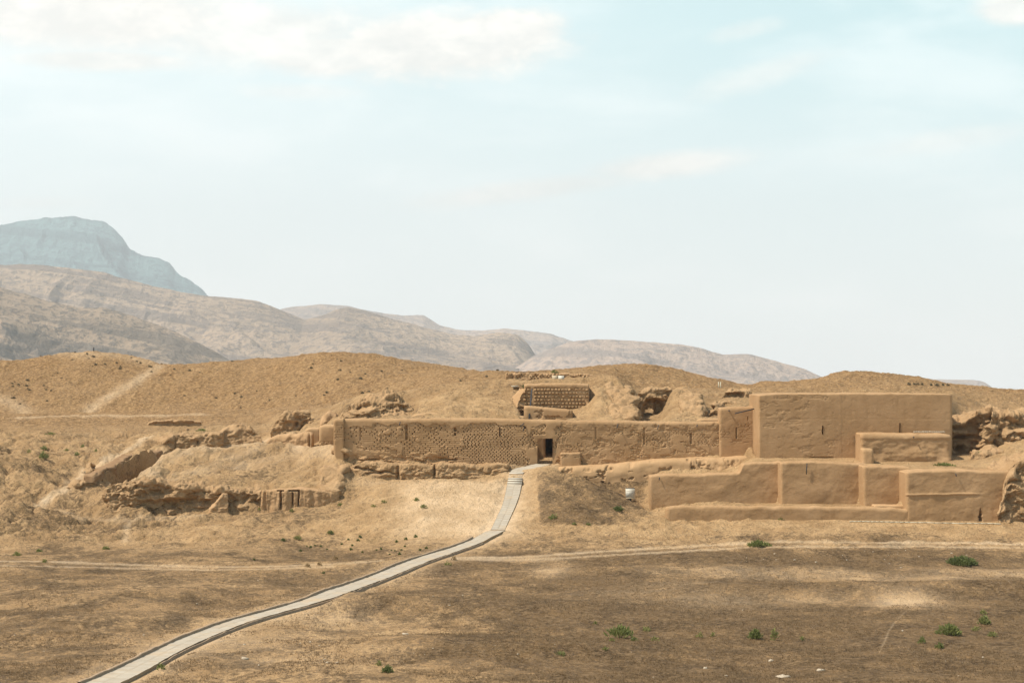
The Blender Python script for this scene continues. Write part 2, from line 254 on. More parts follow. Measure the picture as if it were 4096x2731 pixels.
def build_terrain():
    Ys = [TL[0][0][None]]; Zs = [TL[0][1][None]]
    inf = (PXG > -20) & (PXG < 1044)
    for k in range(len(TL)-1):
        (Ya, Za), (Yb, Zb) = TL[k], TL[k+1]
        Yb = np.maximum(Yb, Ya+.12)
        TL[k+1] = (Yb, Zb)
        dy = np.abs(rowof(Ya, Za)-rowof(Yb, Zb))[inf]
        n = int(np.clip(np.percentile(dy, 97)*1.7, 4, 120))
        if Yb.mean() > 300 or Ya.mean() < 60: n = 12
        t = (np.arange(1, n+1)/n)[:, None]
        Ys.append(Ya+(Yb-Ya)*t); Zs.append(Za+(Zb-Za)*t)
    Y = np.concatenate(Ys); Z = np.concatenate(Zs)
    Z = gblur(Z, 2.2, 0); Y = gblur(Y, .8, 0); Y = np.maximum.accumulate(Y, 0)
    X = (PXG[None]-HX)/F*Y
    y0 = rowof(Y, Z); px = np.broadcast_to(PXG[None], Y.shape)
    # relief
    near = 1-sstep(255, 300, Y)
    rough = .35+.65*sstep(553, 535, y0)                                  # the plain is smoother than the ruins
    ramp_ = sstep(186, 200, Y)
    sandy = np.exp(-((px-455)/70.)**2)*sstep(478, 486, y0)*sstep(545, 530, y0)
    cone = sstep(534, 545, px)*sstep(660, 640, px)*sstep(464, 475, y0)*sstep(527, 520, y0)
    terr = sstep(745, 760, px)*sstep(1010, 985, px)*sstep(140, 144, Y)*sstep(163, 158, Y)
    rough = rough*(1-.55*sandy)*(1-.8*terr)*(1-.45*ramp_*sstep(330, 250, px*0+300))
    lane = sstep(526, 531, px)*sstep(563, 558, px)*sstep(155.5, 157, Y)*sstep(166, 163, Y)
    rough *= 1-.9*lane
    r = fbm(X/9., Y/9., o=2, seed=3)*.26*(1-terr)+fbm(X/2.6, Y/2.6, o=3, seed=5)*.16+fbm(X/.75, Y/.75, o=3, seed=8)*.10+fbm(X/.28, Y/.28, o=2, seed=9)*.035
    gul = (1-np.abs(fbm(X/5., Y/5., o=3, seed=21)))**4*.35*sstep(548, 530, y0)*(1-sandy)*(1-ramp_)*(1-terr)*sstep(340, 300, px)
    wild = sstep(230, 120, px)*(Y > 141)*(Y < 192)*sstep(545, 535, y0)
    Z = Z+(r*rough*(1+.9*wild)-gul*(1+.8*wild))*near
    # long low swells and hummocks on the plain
    pl = sstep(548, 560, y0)*near
    Z += pl*(fbm(X/14., Y/7., o=3, seed=31)*.30)
    for hx, hy, rx, ry, hh in ((-9.6, 105.5, 5.2, 2.6, .75), (-13.5, 103.5, 3.2, 1.8, .45), (16.5, 113, 9, 2.2, .6), (33, 112, 10, 2.2, .9), (20, 97, 8, 2.5, .35), (-3, 90, 6, 2, .35), (28, 99, 4.5, 1.6, -.25), (-26, 110, 8, 2.5, .3), (8, 123, 5, 1.5, .25)):
        Z += hh*np.exp(-((X-hx)/rx)**2-((Y-hy)/ry)**2)*near
    return X, Y, Z, px
TX, TY, TZ, TPX = build_terrain()
TROW = rowof(TY, TZ)
VIS = TROW <= np.minimum.accumulate(TROW, 0)+.01
def hit(px, py):
    """the visible ground point seen at a given column and row: real world position"""
    j = int(round((px-PX0)/(PX1-PX0)*(NPX-1))); j = min(max(j, 0), NPX-1)
    ok = np.where(VIS[:, j] & (TROW[:, j] <= py))[0]
    i = ok[0] if len(ok) else np.argmin(np.abs(TROW[:, j]-py))
    if i > 0 and VIS[i-1, j] and TROW[i-1, j] > py:
        w = min(1., (TROW[i-1, j]-py)/(TROW[i-1, j]-TROW[i, j]+1e-9)); Y = TY[i-1, j]*(1-w)+TY[i, j]*w; Z = TZ[i-1, j]*(1-w)+TZ[i, j]*w
    else: Y, Z = TY[i, j], TZ[i, j]
    return ((px-HX)/F*Y, Y, Z)
def zat(X, Y):
    px = HX+X/Y*F; j = int(round((px-PX0)/(PX1-PX0)*(NPX-1))); j = min(max(j, 0), NPX-1)
    return float(np.interp(Y, TY[:, j], TZ[:, j]))
def polyhit(pts, n=8):
    out = []
    for (a, b), (c, d) in zip(pts[:-1], pts[1:]):
        for k in range(n):
            t = k/n; out.append(hit(a+(c-a)*t, b+(d-b)*t))
    out.append(hit(*pts[-1])); return np.array(out)
def dist_to(P, X, Y, reach=6.):
    """distance in plan to a polyline"""
    D = np.full(X.shape, 99.)
    m = (X > P[:, 0].min()-reach) & (X < P[:, 0].max()+reach) & (Y > P[:, 1].min()-reach) & (Y < P[:, 1].max()+reach)
    x = X[m]; y = Y[m]; d = np.full(x.shape, 99.)
    for a, b in zip(P[:-1, :2], P[1:, :2]):
        ab = b-a; L = ab@ab+1e-9; t = np.clip(((x-a[0])*ab[0]+(y-a[1])*ab[1])/L, 0, 1)
        d = np.minimum(d, np.hypot(x-a[0]-t*ab[0], y-a[1]-t*ab[1]))
    D[m] = d; return D

# ---- paved path edges, measured on the ground
UP = [(60, 693), (83, 683), (101, 676), (119.6, 669.6), (153, 652.3), (186.5, 637), (225, 622), (249, 617), (273, 609.5), (301.5, 601), (330, 592.7), (359, 582), (387.6, 568.6), (411.6, 559.6), (435.5, 553), (450, 549), (464, 543), (478.7, 536), (488, 531)]
LO = [(108, 693), (124.4, 682.8), (139, 675), (153, 667.6), (177, 653.3), (201, 640.9), (225, 631.3), (253.7, 618.9), (282.4, 612), (311, 603.5), (339.8, 595), (368.5, 585.4), (397, 574.8), (421, 563.4), (436, 558.5), (450, 553.8), (469, 547), (488, 540), (506, 531.5)]
RU_L = [(490.5, 529.8), (496, 518), (502, 505.7), (505, 494), (507.3, 483)]
RU_R = [(504.3, 529.8), (510, 517), (515.5, 505), (519.5, 494), (521.6, 483)]
LD_L = [(509.5, 472.5), (511.7, 469.2), (517, 467.4), (524, 465.8), (531, 464.3), (536.5, 463)]
LD_R = [(523, 472.5), (526.5, 469.8), (531, 468.2), (538, 466.6), (545, 465.2), (551.5, 463.4)]
def resample(P, n):
    P = np.array(P, float); s = np.r_[0, np.cumsum(np.hypot(*np.diff(P[:, :2], axis=0).T))]; t = np.linspace(0, s[-1], n)
    return np.stack([np.interp(t, s, P[:, k]) for k in range(P.shape[1])], 1)
def edge(pts, n, sm=2.):
    P = resample(resample([hit(*p) for p in pts], n), n); return np.stack([gblur(P[:, k], sm, 0) for k in range(3)], 1)
RUL, RUR = edge(RU_L, 40), edge(RU_R, 40); LDL, LDR = edge(LD_L, 40), edge(LD_R, 40)
UPE, LOE = edge(UP, 120, 3), edge(LO, 120, 3)
# the lower edge runs beside the upper one at a steady width
ramp0 = np.array([(RUL[0]+RUR[0])/2, (RUL[2]+RUR[2])/2]); ramp0[:, 1] -= .05; wv = (RUR[0]-RUL[0])/2
mid = np.concatenate([((UPE+LOE)/2)[:-3], ramp0[:1]]); mid = resample(mid, 120); hw_ = np.interp(np.linspace(0, 1, 120), [0, .95, 1], [1, 1, 1])
tan = np.gradient(mid, axis=0)[:, :2]; tan /= np.linalg.norm(tan, axis=1)[:, None]; nor = np.stack([tan[:, 1], -tan[:, 0]], 1)
wid = gblur(np.clip(((LOE-UPE)[:, :2]*nor).sum(1), .9, 1.7), 6, 0); zc = gblur((UPE[:, 2]+LOE[:, 2])/2, 4, 0)+.10
m2 = np.stack([gblur(mid[:, 0], 3, 0), gblur(mid[:, 1], 3, 0)], 1); wq = np.clip((120-np.arange(120))/9., 0, 1)[:, None]; mid = m2*wq+mid[:, :2]*(1-wq); zc[-9:] = zc[-9:]*wq[-9:, 0]+(ramp0[0, 2]-.02)*(1-wq[-9:, 0])
tan = np.gradient(mid, axis=0); tan /= np.linalg.norm(tan, axis=1)[:, None]; nor = np.stack([tan[:, 1], -tan[:, 0]], 1); nor = gblur(nor, 2, 0)
UPE = np.c_[mid-nor*wid[:, None]/2, zc]; LOE = np.c_[mid+nor*wid[:, None]/2, zc]
PATHC = np.concatenate([(UPE+LOE)/2, (RUL+RUR)/2, (LDL+LDR)/2])
dpath = dist_to(PATHC, TX, TY)
# bring the ground to the path so that the paving is neither buried nor floating
def level(C, half, drop, blend):
    global TZ
    X, Y = TX, TY; D = np.full(X.shape, 99.); H = np.zeros(X.shape)
    m = (X > C[:, 0].min()-3) & (X < C[:, 0].max()+3) & (Y > C[:, 1].min()-3) & (Y < C[:, 1].max()+3)
    x = X[m]; y = Y[m]; d = np.full(x.shape, 99.); h = np.zeros(x.shape)
    for a, b in zip(C[:-1], C[1:]):
        ab = (b-a)[:2]; L = ab@ab+1e-9; t = np.clip(((x-a[0])*ab[0]+(y-a[1])*ab[1])/L, 0, 1)
        dd = np.hypot(x-a[0]-t*ab[0], y-a[1]-t*ab[1]); k = dd < d; d[k] = dd[k]; h[k] = (a[2]+(b[2]-a[2])*t)[k]
    D[m] = d; H[m] = h
    w = 1-sstep(half, half+blend, D); TZ = TZ*(1-w)+(H-drop)*w
level((UPE+LOE)/2, .75, .20, .9); level((RUL+RUR)/2, .8, .10, .7); level((LDL+LDR)/2, .8, .10, .6)
TROW = rowof(TY, TZ); VIS = TROW <= np.minimum.accumulate(TROW, 0)+.01

TRACKS = [  # (points in the photograph, half width m, strength)
 ([(-60, 560), (0, 560.5), (40, 560.5), (80, 562), (130, 564), (200, 566.3), (260, 566), (300, 564.5), (350, 562.5), (380, 559.5)], .28, .55),
 ([(-60, 565), (0, 565), (60, 566), (120, 567.5), (200, 569), (260, 568.5), (330, 566)], .28, .5),
 ([(455, 557), (480, 557), (520, 556.5), (560, 553.6), (600, 551), (640, 548.5), (680, 546.5), (720, 543.8), (760, 541.5), (800, 540.8), (860, 542), (920, 541.8), (980, 543), (1060, 544)], .33, .68),
 ([(455, 558.5), (520, 559), (560, 557.5), (620, 554), (680, 550.5), (740, 547), (800, 546), (860, 546.5), (920, 545.6), (960, 546.6), (1060, 547)], .33, .58),
 ([(158, 366), (148, 373), (135, 381), (118, 391), (105, 399), (94, 407), (88, 411)], .75, .55),
 ([(40, 505), (46, 499), (58, 492), (70, 486), (78, 478), (84, 470), (96, 466), (108, 459), (122, 454)], .36, .9),
 ([(122, 454), (131, 447), (139, 445), (142, 438), (150, 436)], .3, .8),
 ([(140, 516), (130, 521), (126, 530), (125, 541)], .25, .45),
 ([(60, 352.6), (90, 353), (120, 354.5), (150, 361)], 1.2, .35), ([(0, 398), (14, 404), (24, 412)], 1.2, .4),
 ([(60, 510), (80, 518), (110, 519), (150, 517.5), (200, 514.5)], .3, .3),
 ([(906, 610), (896, 620), (889, 630), (884, 642), (878, 654)], .05, .26),
 ([(20, 417), (80, 415), (140, 415), (200, 414)], .8, .5),
]
def build_ground():
    X, Y, Z, px = TX, TY, TZ, TPX; row = TROW
    nz = fbm(X/1.3, Y/1.3, o=3, seed=41)*.18+fbm(X/6., Y/6., o=2, seed=42)*.15
    trk_lit = np.zeros_like(X)
    for pts, hw, st in TRACKS:
        d = dist_to(polyhit(pts), X, Y); trk_lit = np.maximum(trk_lit, st*np.exp(-(d/(hw*1.25))**2))
    dp = dist_to(PATHC, X, Y)
    side = np.exp(-np.clip(dp-.7, 0, 9)/.8)
    plain = sstep(538, 556, row)*(Y < 150)
    dry = plain*(.66+.18*sstep(300, 700, px)+.18*sstep(560, 640, row)*sstep(420, 700, px))
    dry = np.maximum(dry, sstep(524, 540, row)*(Y < 150)*.42)
    cone = sstep(534+(row-470)*.08, 537.5+(row-470)*.08, px)*sstep(664, 635, px)*sstep(466, 474, row)*sstep(527, 519, row)*(Y > 141)*(Y < 156.5)
    dry = np.maximum(dry, .68*cone)  # cone slope: dry grass tone, deepened to paint in its shaded side
    far = sstep(186, 203, Y)*(Y < 300)
    mounds = sstep(500, 480, px)*(Y > 141)*(Y <= 200)
    dry = np.maximum(dry, mounds*.27+.10*mounds*sstep(300, 60, px))
    dry = np.maximum(dry, .22*(Y > 160)*(Y < 190)*(px > 480))
    pale = np.zeros_like(X)                                              # bare patches on the plain
    for a, b, rx, ry, s in ((905, 601, 2.3, 1.1, 1.), (552, 569, 1.6, 1.4, .6), (730, 569, 5, .9, .45), (790, 573, 5, .9, .5), (850, 576, 6, 1., .45), (930, 577, 6, 1.1, .45), (1000, 573, 6, 1.2, .5), (680, 583, 3, .8, .4), (800, 600, 4, .7, .35), (330, 620, 2.8, 1., .4), (230, 640, 4, 1.5, .5), (300, 660, 3.5, 1., .4), (710, 600, 5, 1.3, .4), (640, 590, 4, 1, .3)):
        c = hit(a, b); pale = np.maximum(pale, s*np.exp(-((X-c[0])/rx)**2-((Y-c[1])/(ry*2.2))**2))
    terr = sstep(745, 755, px)*(Y > 143)*(Y < 170)
    dry = np.maximum(dry, terr*.12)
    slope = np.hypot(np.gradient(Z, axis=0)/(np.gradient(Y, axis=0)+1e-6), 0); dry = np.maximum(dry, .34*gblur(sstep(.22, .5, np.abs(slope)), 2, 0)*(Y > 141)*(Y < 190)*(px < 520)*sstep(541, 533, row))  # steeper ground left of the path takes a browner tone
    dry = dry*(1-.95*np.clip(side+nz*2*side, 0, 1))*(1-.75*pale)
    sandy = np.exp(-((px-455)/62.)**4)*sstep(476, 484, row)*sstep(546, 530, row)
    dry = dry*(1-.8*sandy)
    for a, b, rx, ry, s_ in ((18, 518, 4.5, 3, .5), (62, 470, 3., 4, .45), (70, 488, 3, 2.5, .45), (84, 447, 3.5, 3, .4), (20, 470, 5, 5, .35), (120, 436, 6, 4, .3), (60, 440, 6, 4, .35), (210, 522, 5, 2.5, .35), (300, 521, 5, 2.5, .35), (140, 527, 4, 2.5, .35), (205, 478, 5, 1.5, .3), (270, 475, 5, 1.5, .3), (355, 520, 5, 2.5, .3)):  # browner ground patches; those on the left front mound paint in its dark shadows
        c = hit(a, b); dry = np.maximum(dry, s_*np.exp(-((X-c[0])/rx)**2-((Y-c[1])/ry)**2)*(1-trk_lit))
    dry = np.clip(dry+nz*sstep(.02, .2, dry), 0, 1)
    hill = np.clip(far+.45*sstep(171, 178, Y)*(Y < 300)*sstep(395, 430, px), 0, 1)
    orange = hill*(.95+nz)
    trk_lit = np.clip(trk_lit+.55*np.clip(side, 0, 1)*(dp < 5)+.62*sandy+.5*pale*plain+.6*sstep(12, 0, TROW*0+np.abs(Y-TL[18][0][None]))*0, 0, 1)
    for pts, hw, s_ in (([(150, 470), (158, 460), (165, 453), (200, 448.5), (223, 447), (245, 443), (262, 441), (285, 440), (297, 444), (312, 449), (330, 447.5), (340, 446)], 1.1, .6), ([(135, 484), (142, 476), (150, 468)], 1.2, .45), ([(170, 480), (200, 470), (230, 458), (255, 447)], .9, .35), ([(240, 466), (275, 458), (310, 455)], 1.2, .3), ([(345, 478), (380, 483), (430, 482)], .8, .3)):  # pale strips painting light on the mound crest and its left flank
        d = dist_to(polyhit(pts), X, Y); trk_lit = np.maximum(trk_lit, s_*np.exp(-(d/hw)**2)*(.75+2*nz))
    trk_lit = np.where(Y > 300, 0, trk_lit)
    # bright bare tops of the rampart
    V = np.stack([X, Y, Z], -1).reshape(-1, 3)
    g = mesh('ground', V, gridfaces(*X.shape), M['ground'], attr=dict(dry=dry, track=trk_lit, orange=orange))
    return tag(g, kind='structure')
build_ground()

# ------------------------------------------------------------------ mountains
def mountain(crest, Yc, depth, seed, mat, rough=.10, jag=.6, px_pad=30, foot=-190, name='mountain'):
    c = np.array([(x/2.297, y/2.297) for x, y in crest]); p0, p1 = c[0, 0], c[-1, 0]
    n = int(max(120, (p1-p0)*1.6)); p = np.linspace(p0, p1, n); y = gblur(np.interp(p, c[:, 0], c[:, 1]), 2.5, 0)
    y = y+jag*fbm(p/9., p*0+seed, o=4, seed=seed)
    hc = CZ-(y-HY)*Yc/F                                                    # crest height
    nt = 230; t = np.concatenate([np.linspace(0, 1, nt), 1+np.linspace(.01, .35, 24)])[:, None]
    Y = (Yc-depth)+depth*t+0*p[None]; X = (p[None]-HX)/F*Yc*(1+(Y/Yc-1)*.55)
    up = np.clip(t, 0, 1); shape = np.where(t <= 1, .78*up+.22*up**2.2, 1-(t-1)*1.6)
    Z = foot+(hc[None]-foot)*shape
    s = depth/5.
    wx = X+fbm(X/s, Y/s, o=3, seed=seed+3)*s*.35
    rid = 1-np.abs(fbm(wx/s, Y/s*.55, o=5, seed=seed+7))
    rid2 = 1-np.abs(fbm(wx/s*3.1, Y/s*1.5, o=5, seed=seed+9))
    env = np.clip(t*4, 0, 1)*np.where(t < 1, 1-sstep(.86, 1.0, t)*.97, .3)
    H = np.maximum(hc[None]+60, 60.)
    Z = Z-(1-rid)**1.0*H*rough*env*1.6-(1-rid2)*H*rough*.55*env+fbm(X/s*9, Y/s*9, o=4, seed=seed+13)*H*.012*env
    V = np.stack([X, Y, Z], -1).reshape(-1, 3)
    return tag(mesh(name, V, gridfaces(*X.shape), mat), kind='structure')
MM = dict(far=make_mountain('haze_tinted_far_rock', (.185, .305, .305), (.14, .255, .26), (.07, .135, .15), .0016),  # teal of the distant haze painted into the rock colour
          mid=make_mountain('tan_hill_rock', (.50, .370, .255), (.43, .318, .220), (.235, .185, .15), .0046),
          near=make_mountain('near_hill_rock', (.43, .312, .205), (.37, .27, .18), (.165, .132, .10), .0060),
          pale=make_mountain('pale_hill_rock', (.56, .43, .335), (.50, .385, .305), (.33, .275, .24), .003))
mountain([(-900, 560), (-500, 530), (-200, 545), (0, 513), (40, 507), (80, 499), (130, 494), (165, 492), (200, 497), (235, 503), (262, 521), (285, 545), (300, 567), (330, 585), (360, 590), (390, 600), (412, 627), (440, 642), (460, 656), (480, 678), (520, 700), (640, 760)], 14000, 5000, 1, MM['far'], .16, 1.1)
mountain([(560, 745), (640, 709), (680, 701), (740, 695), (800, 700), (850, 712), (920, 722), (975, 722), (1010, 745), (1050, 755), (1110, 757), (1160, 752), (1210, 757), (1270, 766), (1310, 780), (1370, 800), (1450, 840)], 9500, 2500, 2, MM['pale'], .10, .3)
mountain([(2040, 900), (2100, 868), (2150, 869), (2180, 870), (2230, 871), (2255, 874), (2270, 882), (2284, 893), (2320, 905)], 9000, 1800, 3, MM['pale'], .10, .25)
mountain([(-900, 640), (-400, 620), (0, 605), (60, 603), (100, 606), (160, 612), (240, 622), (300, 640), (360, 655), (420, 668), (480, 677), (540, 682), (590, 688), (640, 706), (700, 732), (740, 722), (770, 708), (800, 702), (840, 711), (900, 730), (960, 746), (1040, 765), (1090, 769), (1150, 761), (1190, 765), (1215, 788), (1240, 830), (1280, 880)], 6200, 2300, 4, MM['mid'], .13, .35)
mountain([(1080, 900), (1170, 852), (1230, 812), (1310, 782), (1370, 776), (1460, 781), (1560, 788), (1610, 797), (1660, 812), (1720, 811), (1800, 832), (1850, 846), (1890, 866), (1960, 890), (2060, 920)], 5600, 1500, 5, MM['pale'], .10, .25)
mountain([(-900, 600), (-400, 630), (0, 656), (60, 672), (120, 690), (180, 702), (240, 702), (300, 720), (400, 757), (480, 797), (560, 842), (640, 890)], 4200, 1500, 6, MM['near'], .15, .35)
# ------------------------------------------------------------------ earthen walls and ruins
def wall_geo(pts, thick, r=.25, ds=.09, dz=.09, batter=.04, disp=None, rough=0., rs=1.2, seed=0, und=.04, ends=(.3, .3), holes=(), strat=1.6, topn=None, crack=0.):
    """pts: (column, top row, bottom row, distance) along the front foot, left to right. Returns verts, faces."""
    P = []
    for px, yt, yb, Y in pts:
        P.append(((px-HX)/F*Y, Y, CZ-(yb-HY)*Y/F, CZ-(yt-HY)*Y/F))
    P = np.array(P); L = np.r_[0, np.cumsum(np.hypot(np.diff(P[:, 0]), np.diff(P[:, 1])))]
    n = max(8, int(L[-1]/ds)); s = np.linspace(0, L[-1], n)
    X, Y, zb, zt = (np.interp(s, L, P[:, k]) for k in range(4))
    if len(pts) > 2 and rough > 0: X, Y = gblur(X, 3, 0), gblur(Y, 3, 0)
    zt = gblur(zt, .12/ds if rough == 0 else .3/ds, 0)
    zt = zt+(topn if topn is not None else .25*rough+.02)*fbm(s*1.1, s*0+seed, o=4, seed=seed+50)
    tx, ty = np.gradient(X), np.gradient(Y); l = np.hypot(tx, ty)+1e-9; nx, ny = ty/l, -tx/l
    inset = np.zeros(n)
    for d, re in ((s, ends[0]), (L[-1]-s, ends[1])):
        if re > 0:
            q = np.clip(d/re, 0, 1); inset = np.maximum(inset, re*(1-np.sqrt(np.clip(1-(1-q)**2, 0, 1))))
    inset = np.minimum(inset, thick*.48); zt = zt-inset*.35
    r = min(r, thick*.45); H = zt-r-zb
    nv = max(4, int(np.percentile(H, 90)/dz))
    st = []                                           # (offset, height above zb as fraction of H, plus r part)
    for k in range(nv+1): st.append(('f', k/nv))
    for k in range(1, 6): st.append(('a', k/5*math.pi/2))
    m = max(2, int((thick-2*r)/max(ds*1.5, .15)))
    for k in range(1, m+1): st.append(('t', k/m))
    for k in range(1, 5): st.append(('b', k/4*math.pi/2))
    for k in (np.linspace(1, 0, 40) if any(h[5] for h in holes) else (1., .5, 0.)): st.append(('d', k*.98))
    rows = []; kinds = []
    for kd, v in st:
        if kd == 'f': off = np.zeros(n); z = zb+H*v
        elif kd == 'a': off = np.full(n, r*(1-math.cos(v))); z = zb+H+r*math.sin(v)
        elif kd == 't': off = np.full(n, r+(thick-2*r)*v); z = zb+H+r
        elif kd == 'b': off = np.full(n, thick-r+r*math.sin(v)); z = zb+H+r*math.cos(v)
        else: off = np.full(n, thick); z = zb+H*v
        off = off+batter*(z-zb) if kd != 'd' else off
        half = thick/2; off = half+(off-half)*(1-inset/half*.98) if half > 0 else off
        rows.append((off, z)); kinds.append(kd)
    off = np.array([a for a, b in rows]); z = np.array([b for a, b in rows])
    XX = X[None]-nx[None]*off; YY = Y[None]-ny[None]*off
    kf = np.array([{'f': 1., 'a': .7, 't': 0., 'b': -.5, 'd': -.6}[k] for k in kinds])[:, None]; kz = np.array([{'f': 0., 'a': .5, 't': 1., 'b': .6, 'd': 0.}[k] for k in kinds])[:, None]
    dn = und*fbm(s[None]/2.2+z*0, z/1.6, off/2, o=3, seed=seed+1)
    if rough > 0:
        wz = z*strat/rs+.4*fbm(XX/rs, YY/rs, z/rs, o=2, seed=seed+9)
        a = fbm(XX/rs, YY/rs, wz, o=5, seed=seed+2, gain=.55); b = 1-np.abs(fbm(XX/rs/1.7, YY/rs/1.7, wz/1.5, o=4, seed=seed+4))
        jx = .25*fbm(XX*1.3, z*1.3, YY*1.3, o=2, seed=seed+6); cw = .42 if rough < .5 else .6
        cz = np.floor(z/(cw*.55)+jx*1.5); cx = np.floor(s[None]/cw+jx*1.5+.5*(cz % 2)); blk = _h(cx, cz, cx*0, seed+7)-.5
        pit = sstep(.30, .46, fbm(XX/.55, YY/.55, z/.42, o=3, seed=seed+11)+.35*vn(XX/1.9, YY/1.9, z/1.4, seed=seed+12))
        dn = dn-rough*.42*pit
        dn = dn+rough*(a*.85-(b**3)*.8+.2)+rough*.34*blk*np.clip(.5+1.5*fbm(XX/2., YY/2., z/2., o=2, seed=seed+8), 0, 1)
    if crack > 0:
        c1 = np.abs(fbm(s[None]/2.6+z*0, z/3.4+.15*s[None], o=4, seed=seed+21)); c2 = sstep(.05, .35, fbm(s[None]/3.1, z/2.3, o=2, seed=seed+22))
        dn = dn-crack*np.exp(-(c1/.016)**2)*c2
        dn = dn-crack*.5*sstep(.34, .42, fbm(s[None]/.9, z/.55, o=4, seed=seed+23))+.012*fbm(s[None]/.5, z/.3, o=3, seed=seed+24)*sstep(.7, .1, z-zb[None])
    d0 = dn
    if disp is not None:
        px = HX+XX/YY*F; row = rowof(YY, z); d0 = dn+np.where(kf > 0, 1., 0.)*disp(s[None]+0*z, z, px, row)
    D = np.where(kf > 0, d0*np.minimum(1, kf*1.2), dn*kf)
    XX = XX+nx[None]*D; YY = YY+ny[None]*D; ZZ = z+kz*dn*.8
    keep = np.ones((len(rows)-1, n-1), bool); extra = []
    for (h0, h1, z0, z1, depth, through) in holes:     # columns h0..h1, heights z0..z1
        pc = HX+X/Y*F; sc = (pc[:-1]+pc[1:])/2; zc = (z[:-1]+z[1:])/2; zc = (zc[:, :-1]+zc[:, 1:])/2
        k = np.array([a in ('f', 'd') if through else a == 'f' for a in kinds[:-1]])[:, None]
        if depth == 2.:
            el = ((sc[None]-(h0+h1)/2)/((h1-h0)/2))**2+((zc-(z0+z1)/2)/((z1-z0)/2))**2+.5*fbm(sc[None]*.7+0*zc, zc*6, o=3, seed=91); keep &= ~(k & (el < 1.1)); continue
        keep &= ~(k & (sc[None] > h0) & (sc[None] < h1) & (zc > z0) & (zc < z1))
        i0, i1 = np.argmin(np.abs(pc-h0)), np.argmin(np.abs(pc-h1)); i1 = max(i1, i0+1)
        bt = batter*((z0+z1)/2-zb[i0]); a0 = np.array([X[i0], Y[i0]]); a1 = np.array([X[i1], Y[i1]]); nn = np.array([nx[i0], ny[i0]])
        fo = nn*(.03-bt); ba = -nn*(depth if not through else thick+.05)
        V = np.array([(*(a0+fo), z0), (*(a1+fo), z0), (*(a1+fo), z1), (*(a0+fo), z1), (*(a0+ba), z0), (*(a1+ba), z0), (*(a1+ba), z1), (*(a0+ba), z1)])
        f = [[0, 1, 5, 4], [1, 2, 6, 5], [2, 3, 7, 6], [3, 0, 4, 7]]
        if not through: f.append([4, 5, 6, 7])
        extra.append((V, f))
    V = np.stack([XX, YY, ZZ], -1).reshape(-1, 3); nr = len(rows)
    cap0 = V[[i*n for i in range(nr)]]; cap1 = V[[i*n+n-1 for i in range(nr)]]; m0 = len(V); V = np.concatenate([V, cap0, cap1])
    Fs = [gridfaces(nr, n, keep), list(range(m0, m0+nr)), list(range(m0+nr, m0+2*nr))[::-1]]
    base = np.array([X.mean(), Y.mean(), zb.mean()])
    return V, Fs, base, extra
def ruin(name, label, cat, pts, thick, mat, group=None, **kw):
    V, Fs, b, ex = wall_geo(pts, thick, **kw)
    if ex: V, Fs = join([(V, Fs)]+ex)
    return tag(mesh(name, V, Fs, M[mat], origin=b), label, cat, group)

def hash2(a, b, seed=0): return _h(np.asarray(a, float), np.asarray(b, float), np.zeros_like(np.asarray(a, float)), seed)
def bricks(s, z, mask, hc=.160, wb=.34, jh=.022, jv=.050, dh=.05, dv=.13, seed=0, pv=.72):
    c = np.floor(z/hc); fz = z/hc-c
    so = s+(c % 2)*wb*.5+hash2(c, c*0, seed+3)*.12+.03*vn(s*1.7, c, seed=seed+8); b = np.floor(so/wb); fs = so/wb-b
    h = hash2(b, c, seed); w = jv*(.5+1.0*hash2(b, c, seed+1))
    pl_ = pv*np.clip(.75+.75*fbm(s/1.3, z/.8, o=2, seed=seed+9), .15, 1.1); v = (np.abs(fs-.5) > .5-w/wb/2*1.6) & (h < pl_) & (fz > .12) & (fz < .92)
    hj = (np.abs(fz-.5) > .5-jh/hc) & (vn(s*1.3, c*7.1, seed=seed+5) > -.35)
    return -mask*(np.where(v, dv*(.6+.6*h), 0)+np.where(hj, dh, 0)*(1-v))-mask*.012*hash2(b, c, seed+6)

def box_around(px, row, hw, hh, px0, px1, y0, y1): return 0
def band(x, a, b, w): return sstep(a-w, a+w, x)*sstep(b+w, b-w, x)

